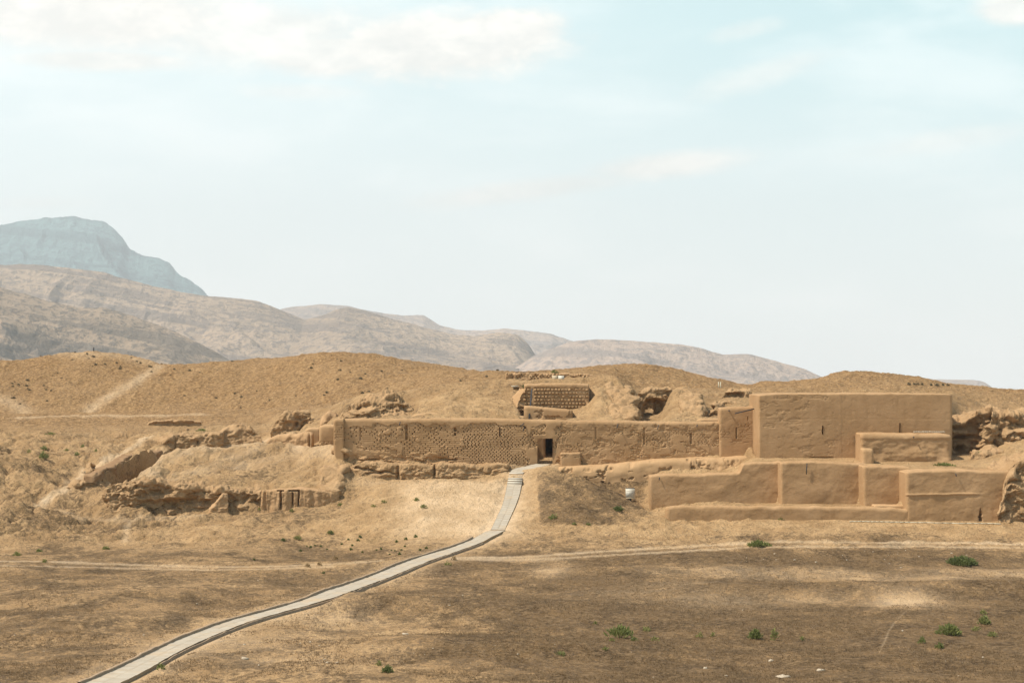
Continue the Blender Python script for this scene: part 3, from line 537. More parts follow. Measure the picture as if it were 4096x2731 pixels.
# ---- the long fortress wall with its doorway
def main_disp(s, z, px, row):
    nzm = fbm(s/.9, z/.7, o=3, seed=61)
    m = sstep(-.25, .05, nzm+.55*band(px, 350, 536, 3)*1.0-1.9*sstep(425.5, 422.5, row+nzm*1.2)-1.3*sstep(352+(row-440)*3.2, 340+(row-440)*3.2, px)*sstep(438, 442, row)
              -.9*sstep(452, 458, row+nzm*3)*sstep(470, 440, px)-.8*band(px, 397, 402, .8)-.7*band(px, 378, 381, 1)*sstep(430, 434, row)-.9*band(px, 526, 530.5, .8)-.8*band(px, 460, 464, 1)*sstep(446, 443, row)
              -1.6*band(px, 530, 538, .7)*sstep(446, 449, row)-2*band(px, 533, 556, .8)*band(row, 434.5, 441, .5)
              +.9*band(px, 464, 520, 4)*sstep(427, 431, row))
    right = sstep(560.5, 561.5, px)
    mr = sstep(-.15, .15, nzm+.25-1.6*sstep(430, 427.5, row)-1.8*sstep(444+nzm*2, 447+nzm*2, row)*(1-band(px, 561, 579, 1)))
    left = sstep(344, 343, px)
    ml = sstep(423, 425, row)*sstep(444, 442, row)
    m = np.where(right > .5, mr*.26, np.where(left > .5, ml, m))
    m = np.clip(m, 0, 1); den = sstep(459, 465, px+3*nzm)
    d = np.where(den > .5, bricks(s, z, m, seed=5, pv=.85, wb=.34, jv=.046, dh=.022, dv=.26), bricks(s, z, m, hc=.190, wb=.50, jv=.052, dh=.018, dv=.26, seed=6, pv=.72))
    d = d-.05*m
    # worn foot on the left, long crevice
    d = d+sstep(452, 459, row)*sstep(470, 430, px)*(.18*fbm(s*1.3, z*2.2, o=4, seed=66)-.08)
    cre = np.abs(row-(459.2+.9*fbm(s*.6, s*0, o=3, seed=67)+(px-350)*.004))
    d = d-.30*np.exp(-(cre/.55)**2)*band(px, 347, 378, 3)-.35*np.exp(-(np.abs(row-459.0-.7*fbm(s, s*0, seed=68))/.8)**2)*band(px, 439, 457, 2)
    # grooves and notches in the face
    for a, b, c, e, q in ((359.6, 361.2, 427, 440, .10), (405.3, 407.5, 424.6, 439.5, .28), (453.6, 456, 427, 431, .3), (454, 456, 432.5, 435, .3), (595, 596.6, 426.5, 438.5, .10), (643.3, 645, 427.5, 444, .12), (690, 692, 432.7, 443, .22), (735.6, 737.4, 427, 438.5, .18)):
        d = d-q*band(px, a, b, .2)*band(row, c, e, .2)
    # fallen plaster near the right end
    p = sstep(.1, .35, fbm(s/.8, z/.5, o=4, seed=71)+.9*np.exp(-((px-692)/11)**2-((row-449)/4.5)**2)-.45)
    d = d-p*(.06+.05*fbm(s*2, z*4, o=3, seed=72))*right
    p2 = sstep(.30, .42, fbm(s/.5, z/.4, o=4, seed=75)+.5*band(row, 424, 432, 1.5)-.2)*right
    return d-.03*p2
MW = at(540, 463, 158)
mw = empty('fortress_wall', MW, 'long straight mudbrick wall with exposed brick courses and one open doorway', 'wall')
DZ0, DZ1 = 6.75, CZ-(437.9-HY)*158/F
def part(name, geo, mat, parent, **kw):
    V, Fs, b, ex = geo
    if ex: V, Fs = join([(V, Fs)]+ex)
    return mesh(name, V, Fs, M[mat], parent=parent, origin=b, **kw)
slitZ = lambda a, b, Y: (CZ-(b-HY)*Y/F, CZ-(a-HY)*Y/F)
part('wall_body', wall_geo([(338, 418.2, 470, 158), (400, 417.9, 470, 158), (470, 418, 470, 158), (523, 418.3, 470, 158), (561, 420, 470, 158), (600, 420.4, 470, 158), (652, 421, 470, 158), (700, 421.6, 470, 158), (712, 421.6, 470, 158), (722, 421, 470, 158)], 1.15, r=.32, ds=.026, dz=.030, batter=.02, disp=main_disp, seed=101, und=.05, ends=(.0, .0), topn=.03,
    holes=[(537.4, 552.9, DZ0, DZ1, 1.15, True), (499, 500.3, *slitZ(427, 435.7, 158), .5, False)]), 'brick', mw)
def pil_disp(s, z, px, row):
    return bricks(s, z, sstep(423.5, 425, row)*sstep(445.5, 443, row)*sstep(-.5, -.1, fbm(s/.6, z/.5, o=2, seed=62)), seed=9)
part('corner_pilaster', wall_geo([(333.2, 418.3, 452, 157.75), (343.8, 417.6, 470, 157.75)], 1.5, r=.3, ds=.036, dz=.036, batter=.02, disp=pil_disp, seed=102, ends=(.25, .12), topn=.03), 'brick', mw)
def step_disp(s, z, px, row):
    m = sstep(0, .2, fbm(s/.7, z/.5, o=3, seed=64)+.25)*sstep(420, 424, row)*sstep(440, 436, row)
    d = bricks(s, z, m*.5, seed=14)-.2*band(px, 735.8, 737.3, .2)*band(row, 427, 438, .2)-.1*band(px, 747.5, 748.6, .2)*band(row, 416, 420, .3)
    return d-.05*sstep(.25, .4, fbm(s/.5, z/.25, o=3, seed=65))*band(row, 439, 442, 1)
part('raised_end', wall_geo([(719.5, 407.2, 470, 157.8), (735, 406.6, 470, 157.8), (756, 405.4, 470, 157.8)], 1.7, r=.3, ds=.04, dz=.04, batter=.02, disp=step_disp, seed=103, crack=.015, ends=(.22, 0), topn=.03), 'mud', mw)
part('door_buttress', wall_geo([(560.6, 452, 471, 157.1), (581, 452.3, 473, 157.1)], 1.1, r=.18, ds=.04, dz=.04, batter=.06, disp=lambda s, z, px, row: bricks(s, z, sstep(-.1, .15, fbm(s/.5, z/.4, o=2, seed=69))*sstep(453.5, 455, row)*sstep(463, 459, row), seed=21), seed=104, ends=(.15, .2)), 'brick', mw)
def spout(parent, px, row, Y, px2, row2, out=.45, r=.045, name='drain_spout'):
    a = np.array(at(px, row, Y)); b = np.array(at(px2, row2, Y-out))
    V, f = tube(a, b, r, r*.9, 7); return mesh(name, V, f, M['wood'], parent=parent, origin=a)
for a, b, c, d in ((400.3, 421.4, 399.4, 424.6), (524, 422.8, 520.6, 425.8), (524.8, 426, 522.8, 431), (617.9, 423.6, 616.8, 427.6), (658.6, 424.6, 657.4, 428.6), (697.2, 424.2, 696.9, 426.4)):
    spout(mw, a, b, 158.05, c, d, .42)
spout(mw, 729, 409.8, 157.9, 729.1, 410.6, .25, .06)
a, b = at(754.5, 408.2, 156.9), at(734.8, 413.0, 157.2); V, f = tube(a, b, .055, .05, 7); mesh('roof_pole', V, f, M['wood'], parent=mw, origin=a)
# inside the doorway: a short open court, a plastered wall on the left and a roofed passage on the right
ruin('court_wall', 'plain mud wall seen through the doorway, filling its left half', 'wall', [(529, 421, 464, 161.2), (545.4, 421, 464, 161.2)], 1.0, 'mud', r=.15, batter=.0, ds=.12, dz=.12, ends=(0, .06))
x0, x1 = at(545.3, 0, 161.6)[0], at(561, 0, 161.6)[0]
pv = [boxvf(x0-.6, x0-.02, 162.25, 169, 6.2, 10.4), boxvf(x1, x1+.5, 161.5, 169, 6.2, 10.4), boxvf(x0-.6, x1+.5, 161.3, 169.2, 9.86, 10.39), boxvf(x0-.02, x1, 168.4, 169, 6.2, 9.86)]
V, f = join(pv); ob = (x0, 161.5, 6.9); tag(mesh('roofed_passage', V, f, M['mud'], origin=ob, smooth=False), 'dark roofed passage opening behind the right half of the doorway', 'passage')

# ---- big plain building, low block, buttress
def bld_disp(s, z, px, row):
    e = sstep(-.05, .12, fbm(s/1.1, z/.5, o=4, seed=81)+.5-.9*sstep(398.2, 400.5, row+1.5*fbm(s/1.5, z*0, o=2, seed=82)))*sstep(845, 825, px)*sstep(393.5, 395, row)
    p = sstep(.05, .2, fbm(s/.9, z/.7, o=4, seed=83)+.55*np.exp(-((px-795)/26)**2-((row-404)/5.5)**2)-.35)
    seam = np.exp(-((row-418.5-.3*vn(s/2, s*0, seed=4))/.3)**2)*.015
    cr = np.exp(-((row-457.2)/.6)**2)*band(px, 811, 833, 1)*.25
    return bricks(s, z, e*.45, seed=31, pv=.4, dh=.04)-.016*e-.010*p-seam-cr-.02*sstep(841, 842.5, px+.6*vn(z*2, s*0, seed=5))
BO = at(855, 457, 154)
bl = empty('mud_building', BO, 'large windowless mud building with flat top and two black arrow slits', 'building')
g = wall_geo([(758.8, 394.4, 466, 154), (766, 393.4, 466, 154), (850, 393.0, 466, 154), (940, 393.0, 466, 154), (953.2, 393.6, 466, 154)], 6.5, r=.14, ds=.06, dz=.06, batter=.012, disp=bld_disp, seed=111, und=.02, crack=.012, ends=(.15, .3), topn=.03, holes=[(822, 823.6, *slitZ(425.3, 433.6, 154), 1.2, False), (899.1, 900.6, *slitZ(422.6, 431.5, 154), 1.2, False)])
V, Fs, b, ex = g; mesh('wall_body', V, Fs, M['mud'], parent=bl, origin=b)
for v, f in ex: mesh('arrow_slit', v, f, M['mud'], parent=bl, origin=v[0], smooth=False)
def low_disp(s, z, px, row): return .10*fbm(s/1.3, z/.8, o=3, seed=86)*sstep(436, 440, row)-.18*sstep(437+1.2*vn(s*1.2, s*0, seed=7), 440, row)*sstep(459, 452, row)*.4
lb = empty('low_mud_block', at(907, 457, 151.3), 'low thick mud block with rounded edges against the big building', 'mud block')
part('block_body', wall_geo([(861, 432.6, 462, 151.3), (900, 432.8, 462, 151.3), (940, 433.0, 462, 151.3), (953.2, 434.6, 462, 151.3)], 2.75, r=.42, ds=.07, dz=.07, batter=.05, disp=low_disp, seed=112, und=.05, crack=.014, ends=(.3, .5), topn=.05), 'mud', lb)
spout(lb, 913.6, 436.4, 151.4, 913.7, 437, .22, .06)
for i in range(14):
    t = i/13; px = 914.5+29*t; p = at(px, 431.3, 152.9); w = .17+.03*random.random()
    V, f = boxvf(-w/2, w/2, -.10, .10, 0, .11+.03*random.random()); V = V+np.array([p[0], p[1]+random.uniform(-.03, .03), CZ-(432.9-HY)*151.3/F+.02])
    tag(mesh('loose_brick', V, f, M['stone'], origin=V.mean(0)-(0, 0, .06), smooth=False), 'small pale brick in the row lying along the low block top', 'brick', 'row of pale bricks on the low block')
ruin('mud_buttress', 'small square mud stub at the left foot of the low block', 'buttress', [(862.4, 448, 465, 149.8), (874.4, 448.6, 465, 149.8)], 1.4, 'mudpale', r=.3, ds=.06, dz=.06, batter=.05, seed=113, ends=(.3, .3), und=.05)

# ---- stepped retaining walls on the right
rw = empty('retaining_wall', at(820, 505, 147), 'stepped smooth mud retaining wall in four set-forward sections below the building', 'wall')
def rdisp(k):
    def f(s, z, px, row): return .045*fbm(s/2.8, z/1.6, o=2, seed=k)+.014*fbm(s/.7, z/.5, o=3, seed=k+1)
    return f
KW = dict(r=.19, ds=.055, dz=.055, batter=.035, und=.03, topn=.05, crack=.014)
part('wall_section', wall_geo([(649.8, 475.4, 520, 149.7), (660, 474.2, 520, 149.7), (700, 474.2, 512, 149.7), (737, 473, 508, 149.7), (740.5, 472, 508, 149.7), (743, 463, 508, 149.7), (760, 462, 508, 149.7), (783, 461.4, 508, 149.7)], 1.9, disp=rdisp(121), seed=121, ends=(.22, 0), **KW), 'mud', rw)
part('wall_section', wall_geo([(781, 461.6, 510, 148), (830, 462, 510, 148), (862, 463, 510, 148), (867, 463, 510, 148)], 2.4, disp=rdisp(124), seed=122, ends=(.2, 0), **KW), 'mud', rw)
part('wall_section', wall_geo([(863.6, 465.2, 511, 146), (880, 465.4, 511, 146), (899, 466.2, 511, 146), (909, 467, 511, 146)], 2.7, disp=rdisp(127), seed=123, ends=(.25, 0), **KW), 'mud', rw)
def ddisp(s, z, px, row):
    d = .05*fbm(s/2.6, z/1.5, o=2, seed=131)+.018*fbm(s/.6, z/.5, o=3, seed=132)
    d = d+.10*np.exp(-((row-(493.5+.9*fbm(s/3, s*0, o=3, seed=133)))/.9)**2)*sstep(985, 970, px)-.05*sstep(494.5, 497, row)*0
    w = .25+1.05*sstep(506, 518, row); return d-.7*np.exp(-(np.abs(px-980.3-.5*vn(row*.5, row*0, seed=3))/w)**4)*sstep(507, 509, row)
part('wall_section', wall_geo([(906.4, 471, 524, 143.36), (915, 470, 524, 143.36), (960, 470.3, 524, 143.36), (1000, 470.6, 524, 143.36), (1016, 470, 524, 143.36)], 3.2, disp=ddisp, seed=124, ends=(.28, 0), **KW), 'mud', rw)
for q in ((659.4, 476.8, 149.75, 659.2, 479.4, .12), (807, 462.8, 148.0, 806.3, 473.6, .02), (955.6, 473, 143.4, 956.4, 475.8, .12)):
    spout(rw, q[0], q[1], q[2], q[3], q[4], q[5], .045)
ruin('bench_wall', 'long low rounded mud wall running in front of the retaining wall', 'wall', [(665.8, 506.4, 530, 143.4), (680, 505.4, 530, 143.4), (760, 505.6, 528, 143.4), (850, 506.6, 527, 143.4), (907.4, 507.8, 527, 143.4)], .95, 'mud', r=.28, ds=.07, dz=.07, batter=.03, disp=rdisp(141), seed=141, ends=(.35, 0), und=.03, topn=.05, crack=.014)
ruin('mud_step', 'low bright mud step in the recess of the retaining wall', 'step', [(874.5, 504.8, 512, 144.5), (906, 504.6, 512, 144.5)], 1.45, 'mudpale', r=.12, ds=.07, dz=.07, batter=.05, seed=142, ends=(.2, 0), und=.04)

# ---- plastered bank below the right half of the main wall
def bank_disp(s, z, px, row):
    c = sstep(.0, .2, fbm(s/.7, z/.5, o=4, seed=151)+1.1*np.exp(-((px-602)/14)**2-((row-(472+(px-590)*.35))/6)**2)-.5)
    r2 = sstep(690, 697, px)
    return -c*(.20+.15*fbm(s*1.5, z*3, o=4, seed=152))+r2*.14*fbm(s*1.2, z*1.2, o=4, seed=153)-.2*np.exp(-(np.abs(px-691.5)/.7)**2)*sstep(460, 463, row)+.08*fbm(s/2, z, o=2, seed=155)
ruin('plastered_bank', 'smooth sloping mud bank under the right half of the fortress wall', 'earth bank', [(556, 466, 474, 156.2), (575, 466, 486, 155.6), (600, 465.6, 497, 155.2), (640, 462.0, 506, 154.9), (660, 459.8, 508, 154.9), (694, 458.2, 506, 154.9), (720, 458.0, 504, 154.9), (748, 456.4, 500, 154.9)], 3.0, 'mudpale', r=.5, ds=.08, dz=.08, batter=.16, disp=bank_disp, seed=151, ends=(.4, 0), und=.04, topn=.03)

# ---- upper ruins behind the main wall
def u1_disp(s, z, px, row):
    m = sstep(.0, .2, fbm(s/.8, z/.6, o=3, seed=161)+.8*sstep(560, 567, px)-.6+.5*band(row, 415, 418, .6)*sstep(545, 550, px)); return bricks(s, z, m, seed=41)-.08*m
ruin('base_wall', 'smooth plastered base wall below the stepped brick face', 'wall', [(524, 405.2, 426, 167.2), (532, 405.2, 426, 167.2), (545, 407.4, 426, 167.2), (560, 408.2, 426, 167.2), (572.8, 409, 426, 167.2)], 2.6, 'mud', r=.3, ds=.045, dz=.045, batter=.06, disp=u1_disp, seed=161, ends=(.4, .3), und=.05, topn=.05)
def u2_disp(s, z, px, row):
    hc, wb = .345, .345
    c = np.floor((z+.02)/hc); fz = (z+.02)/hc-c; so = s+hash2(c, c*0, 45)*.2; b = np.floor(so/wb); fs = so/wb-b; h = hash2(b, c, 46)
    m = sstep(386.5, 387.5, row)*(1-band(px, 530.5, 534.5, .4)*sstep(410, 405, row))*(1-sstep(.25, .4, fbm(s/.8, z/.6, o=3, seed=163))*.8)*sstep(588.6, 588, px)
    up = (np.abs(fs-.5) < .37) & (np.abs(fz-.42) < .29) & (h < .93)
    return m*np.where(up, .06+.08*h, -.14)+.02*fbm(s*3, z*3, o=2, seed=164)
ruin('stepped_brick_wall', 'square block of projecting mud bricks in rows, plastered along its top', 'brick wall', [(524.4, 384.0, 412, 170.4), (540, 383.4, 412, 170.4), (575, 383.0, 412, 170.4), (589.4, 383.6, 412, 170.4)], 6.0, 'brick', r=.22, ds=.042, dz=.042, batter=.03, disp=u2_disp, seed=162, ends=(.2, .2), und=.04, topn=.05)
ruin('broken_wall_edge', 'ragged crumbling brick edge stepping down left of the brick block', 'brick wall', [(512.5, 419, 424, 170.0), (515.5, 412, 424, 170.0), (518, 402, 420, 170.1), (521, 394, 418, 170.2), (526, 386, 416, 170.3)], 3.0, 'brick', r=.1, ds=.045, dz=.045, batter=.05, disp=lambda s, z, px, row: np.where((hash2(np.floor(s/.3), np.floor(z/.345), 47) < .6) & (np.abs(z/.345-np.floor(z/.345)-.45) < .3), .16, -.06), rough=.12, rs=.6, seed=165, ends=(.2, 0))
def u3_disp(s, z, px, row): return bricks(s, z, sstep(-.4, 0, fbm(s/.7, z/.5, o=2, seed=167)), hc=.22, wb=.36, jv=.09, dv=.22, seed=51)-.2*np.exp(-(np.abs(px-512.6)/.5)**2)
ruin('upper_brick_wall', 'low weathered brick wall along the crest behind two leaning boards', 'brick wall', [(504.8, 372.8, 383, 180), (530, 372.4, 383.5, 180), (560, 373.0, 383.5, 180), (594, 374.0, 383, 180)], 1.4, 'mudlow', r=.1, ds=.05, dz=.05, batter=.02, disp=u3_disp, rough=.10, rs=.5, seed=166, ends=(.2, .5), topn=.05)
V, f = boxvf(*(at(515.5, 0, 180.6)[0], at(533.6, 0, 180.6)[0]), 180.3, 180.7, CZ-(372.2-HY)*180/F, CZ-(371.8-HY)*180/F+.02)
tag(mesh('timber_plank', V, f, M['wood'], origin=V.mean(0), smooth=False), 'thin dark plank lying on top of the crest wall', 'plank')
ruin('mud_ledge', 'low pale mud ledge left of the plastered base', 'ledge', [(500, 416.6, 425, 165.6), (510, 415.8, 425, 165.6), (524.5, 416, 425, 165.6)], 1.2, 'mudpale', r=.3, ds=.07, dz=.07, seed=168, ends=(.4, .1), und=.06)
a, b = at(531.9, 388.6, 169.9), at(528.9, 421, 166.6); V, f = tube(a, b, .075, .085, 9); tag(mesh('timber_pole', V, f, M['wood'], origin=b), 'long dark timber pole leaning against the brick block', 'pole')

# ---- signs and boards
def board(name, label, px0, px1, yt, yb, Y, mat, lean=.12, legs=True, frame=True):
    x0, _, z1 = at(px0, yt, Y); x1, _, z0 = at(px1, yb, Y); w = x1-x0
    e = empty(name, ((x0+x1)/2, Y, z0-.35 if legs else z0), label, 'sign board')
    def bx(nm, a0, a1, c0, c1, d0, d1, m):
        V, f = boxvf(a0, a1, d0, d1, c0, c1); V[:, 1] += (V[:, 2]-z0)*lean+Y; return mesh(nm, V, f, M[m], parent=e, origin=V.mean(0), smooth=False)
    bx('panel', x0, x1, z0, z1, 0, .05, mat)
    if frame:
        bx('frame', x0-.03, x1+.03, z1+.003, z1+.04, -.02, .07, 'kerb'); bx('frame', x0-.03, x1+.03, z0-.06, z0-.003, -.03, .08, 'tan'); bx('panel_seam', x0+.02, x1-.02, z1-.235, z1-.22, -.006, -.001, 'tan')
    if legs: bx('post', (x0+x1)/2-.16, (x0+x1)/2+.12, z0-.75, z0-.063, .06, .14, 'wood')
    return e
board('information_board', 'square white information board on a dark post below the earth bank', 625.7, 634.8, 487.6, 497.3, 151.6, 'white')
board('leaning_board', 'square tan board leaning at the crest wall, left of a white one', 552.1, 557.9, 375.1, 380.3, 178.4, 'tan', .2, False, False)
board('leaning_board', 'square white board leaning at the crest wall beside a tan one', 558.3, 564.2, 375.2, 380.4, 178.4, 'white', .2, False, False)
c = hit(516, 388); V, f = boxvf(-.36, .36, -.5, .5, 0, .05); R = np.array(((.92, .3, 0), (-.3, .92, .38), (.05, -.3, .92))); V = V@R.T+np.array(c)+(0, 0, .1)
tag(mesh('fallen_board', V, f, M['white'], origin=c, smooth=False), 'white board fallen flat on the slope left of the brick block', 'sign board')
P = polyhit([(849.5, 521.6), (853, 521.2), (880, 521.6), (910, 522.2), (960, 523.2), (1001, 523.7)], 6); P[:, 2] = gblur(P[:, 2], 2, 0)+.05
V, f = join([tube(p, q, .035, .035, 6) for p, q in zip(P[:-1], P[1:])]); tag(mesh('pale_pipe', V, f, M['pipe'], origin=P[0]), 'long pale pipe lying on the ground before the right retaining wall', 'pipe')
for k, px in enumerate((718.6, 720.6)):
    p = hit(px, 387.4); V, f = tube((p[0], p[1], p[2]-.2), (p[0], p[1], p[2]+.68), .06, .05, 6)
    tag(mesh('marker_post', V, f, M['pipe'], origin=p), 'thin pale marker post in a pair standing below the saddle of the rampart', 'post', 'pair of pale marker posts')
p = hit(93.6, 349.8); V, f = tube((p[0], p[1], p[2]-.2), (p[0]+.03, p[1], p[2]+.5), .09, .06, 7); tag(mesh('survey_stake', V, f, M['wood'], origin=p), 'short dark stake standing on the top of the left hill', 'stake')

# ---- eroded ruins
RK = dict(ds=.085, dz=.085, r=.35, batter=.05)
def cliff_disp(s, z, px, row):
    u = sstep(497.5, 503, row+1.2*fbm(s/1.2, s*0, o=3, seed=171))*sstep(112, 126, px)*sstep(222, 205, px)
    d = -u*(.55+.35*fbm(s/.9, z/.9, o=3, seed=172))
    d = d+.55*np.exp(-((px-137)/9)**2-((row-503.5)/4.5)**2)
    for a, b, w, h, q in ((157, 492, 8, 3.5, .5), (188, 500, 9, 4, .5), (205, 503, 6, 3, .5), (237, 502, 8, 2, .35), (247, 498, 5, 4, .3)): d = d-q*np.exp(-((px-a)/w)**2-((row-b)/h)**2)
    return d
ruin('eroded_cliff', 'undercut eroded mudbrick outcrop along the front of the left mound', 'ruin', [(98, 495, 512, 153.2), (103, 489, 513, 152.6), (108, 486, 514, 152.2), (120, 483, 514, 152), (140, 481.5, 514, 152), (165, 481.5, 514, 152.2), (180, 483, 514, 152.2), (200, 485.5, 514, 152.4), (220, 488.5, 513, 152.6), (240, 490, 513, 152.8), (264, 490.5, 513, 152.9)], 3.4, 'rock', disp=cliff_disp, rough=.42, rs=1.1, seed=171, ends=(.8, .5), **{**RK, 'ds': .07, 'dz': .06})
ruin('leaning_slab', 'slanting slab of mud leaning at the right end of the undercut outcrop', 'ruin', [(208, 509.5, 514, 151.6), (214, 503, 514, 151.7), (222, 494, 513, 151.8), (227, 491.5, 513, 152), (230, 494, 513, 152.1)], .9, 'mudlow', r=.25, ds=.06, dz=.06, batter=.1, rough=.12, rs=.7, seed=173, ends=(.3, .3))
def slit_disp(s, z, px, row):
    d = .08*fbm(s/.5, z/2.5, o=3, seed=175)+.05*fbm(s*2, z*.5, o=3, seed=176)
    for a, w, t, q in ((280.6, .9, 490.2, .8), (292.6, .75, 491.5, .8), (298.6, .7, 490.2, .8), (281, 2.6, 490, 0), (264.5, 1.2, 489, .25)):
        c = np.abs(px-a-.5*fbm(z*1.6, z*0+a, o=3, seed=177))/w; d = d-q*np.exp(-c**4)*sstep(t, t+1, row)
    for a, b in ((277, 284), (288.5, 299.5)): d = d-.45*band(px, a, b, .5)*band(row, 489.3, 491.2, .3)
    return d
ruin('slotted_mud_face', 'upright mud face with dark vertical slots in front of the left mound', 'ruin', [(259, 490, 514, 152.7), (266, 489.2, 514, 152.4), (285, 488.8, 514, 152.3), (300, 488.2, 514, 152.3), (318, 489.4, 513, 152.5), (338, 492, 512, 152.8)], 3.0, 'mudlow', r=.2, ds=.045, dz=.05, batter=.05, disp=slit_disp, rough=.06, rs=.8, seed=174, ends=(.3, .4))
def tr_disp(s, z, px, row): return .10*fbm(s*1.4, z*.35, o=4, seed=181)
ruin('trench_wall', 'tall shaded earth wall along the deep trench behind the left mound', 'ruin', [(93, 476, 482, 157.4), (97, 472.5, 486, 158), (104, 469.5, 492, 158.5), (118, 464, 492, 161.6), (124, 461, 492, 163.1), (128, 458, 492, 164), (135, 454.2, 492, 165.5), (150, 452.3, 488, 168.9), (166, 449.4, 484, 172.6)], 1.2, 'shade_earth', r=.2, ds=.08, dz=.08, batter=.05, disp=tr_disp, rough=.15, rs=1.4, seed=181, ends=(.3, .3))
ruin('trench_bank', 'dark crumbly bank below the winding footpath at the trench mouth', 'ruin', [(53, 497, 503, 156.2), (60, 492, 503, 156.6), (68, 487.5, 502, 157), (77, 483.5, 498, 157.4), (88, 479.5, 497, 157.9), (95, 480, 496, 157.9), (102, 486, 494, 157.4)], 1.6, 'rock', rough=.30, rs=.8, seed=183, ends=(.5, .4), **RK)
ruin('rough_wall', 'rough pitted wall face above the far end of the trench', 'ruin', [(164, 441, 453, 174), (170, 435.5, 454, 174.4), (174, 433.6, 454, 174.6), (185, 434, 454, 174.8), (200, 434.6, 454, 174.8), (213, 433, 454, 174.9), (224, 431, 452, 175)], 2.2, 'rock', disp=lambda s, z, px, row: -.6*np.exp(-((px-197.3)/.7)**2-((row-442)/1.6)**2)-.4*np.exp(-((px-175.5)/.6)**2)*sstep(438, 441, row)-.5*np.exp(-((px-181)/.8)**2-((row-448.4)/1)**2)-.5*np.exp(-((px-188)/.8)**2-((row-448)/1)**2), rough=.28, rs=.9, seed=185, ends=(.5, .3), **RK)
ruin('mud_hump', 'round hump of crumbled mud between the trench and the smooth stub walls', 'ruin', [(222, 436, 446, 175.6), (228, 429, 446, 176), (234, 425.5, 446, 176.3), (243, 424, 446, 176.5), (251, 426, 446, 176.6), (258, 432, 446, 176.8), (264, 437, 446, 177)], 1.6, 'rock', rough=.25, rs=.8, seed=187, ends=(.6, .6), **{**RK, 'batter': .45})
ruin('eroded_block', 'dark eroded block with a deep hole, left of the smooth stub walls', 'ruin', [(268, 430, 440, 178.5), (275, 421, 440, 178.2), (281, 414.2, 440, 178), (288, 412.6, 440, 178), (300, 412.4, 440, 178), (311, 412.8, 440, 178), (315.5, 416, 440, 178.4), (318, 423, 438, 179)], 4.5, 'rock', disp=lambda s, z, px, row: -1.1*np.exp(-((px-295.6)/1.7)**2-((row-424)/2.2)**2)-.3*sstep(418, 424, row)*sstep(298, 305, px), rough=.42, rs=1.3, seed=189, ends=(.7, .7), **RK)
ruin('stub_wall', 'weathered mud stub wall with a rounded top behind the left mound crest', 'wall', [(264, 440, 452, 166.8), (272, 436, 452, 166.6), (282, 433, 452, 166.4), (290, 433.4, 453, 166.2), (293, 434.2, 453, 166.1), (298, 432.6, 454, 165.9), (306, 431.2, 455, 165.6), (310, 431, 455, 165.5), (313.2, 434, 455, 165.5)], 1.3, 'mudlow', r=.5, ds=.06, dz=.06, batter=.05, disp=lambda s, z, px, row: -.35*np.exp(-((px-309)/.8)**2)*sstep(432, 435, row)+.08*fbm(s*2, z*.5, o=3, seed=191), rough=.08, rs=.8, seed=191, ends=(.5, .35), topn=.06)
ruin('smooth_wall', 'smooth pale stub wall, the farther and left one of two beside the fortress wall', 'wall', [(304.4, 429, 452, 168.3), (308, 427.4, 452, 168.3), (319.5, 427, 452, 168.3)], 1.0, 'mudpale', r=.25, ds=.07, dz=.07, seed=193, ends=(.5, .1), und=.06)
ruin('smooth_wall', 'smooth stub wall with bricks at its foot, touching the fortress wall end', 'wall', [(318.8, 425.2, 452, 164.2), (325, 424.6, 452, 164.2), (334, 424.8, 452, 164.2)], 3.0, 'mudpale', r=.3, ds=.045, dz=.045, disp=lambda s, z, px, row: bricks(s, z, sstep(440.5, 441.5, row), seed=61, wb=.42, dh=.09, jh=.03), seed=195, ends=(.3, .1), und=.06)
ruin('rounded_wall_top', 'pale rounded mud wall running back behind the fortress wall end', 'wall', [(318, 421, 430, 172), (322, 416, 430, 172), (328, 412, 430, 172), (333, 411, 428, 172), (337, 414, 428, 172)], 5.0, 'mudlow', r=.6, ds=.08, dz=.08, rough=.24, rs=1., seed=197, ends=(.6, .6))
def mf_disp(s, z, px, row): return -.3*sstep(497, 503, row)*0+.1*fbm(s, z*.6, o=3, seed=199)
ruin('mound_edge', 'dark cut edge of the left mound beside the foot of the fortress wall', 'ruin', [(337.5, 490, 510, 152.7), (341, 484, 508, 153.6), (344.5, 476, 506, 154.8), (347, 466, 504, 156), (349.5, 463, 502, 157.3)], 2.2, 'rock', disp=mf_disp, rough=.30, rs=1., seed=199, ends=(.4, .2), **RK)
ruin('overhanging_lip', 'crumbling lip of the mound touching the left end of the fortress wall', 'ruin', [(331, 446.5, 452, 159.6), (336, 446, 458, 158.6), (341, 446.4, 462, 157.7), (345.5, 448.5, 466, 157.3)], 1.6, 'rock', disp=lambda s, z, px, row: -.55*sstep(452, 457, row), rough=.18, rs=.8, seed=201, ends=(.3, .3), **RK)
def fb_disp(s, z, px, row):
    d = -.5*np.exp(-((px-398)/1.6)**2)*sstep(463, 466, row)-.6*np.exp(-((px-434.6-.3*vn(row, row*0, seed=8))/.9)**2)*sstep(463, 464.5, row)
    c = np.abs(row-(466+(px-350)*.16+1.5*fbm(s/1.2, s*0, o=3, seed=204)))
    return d-.4*np.exp(-(c/.9)**2)*band(px, 350, 382, 3)-.35*np.exp(-(np.abs(row-472.5-1.2*fbm(s, s*0, o=3, seed=205))/.9)**2)*band(px, 366, 396, 3)
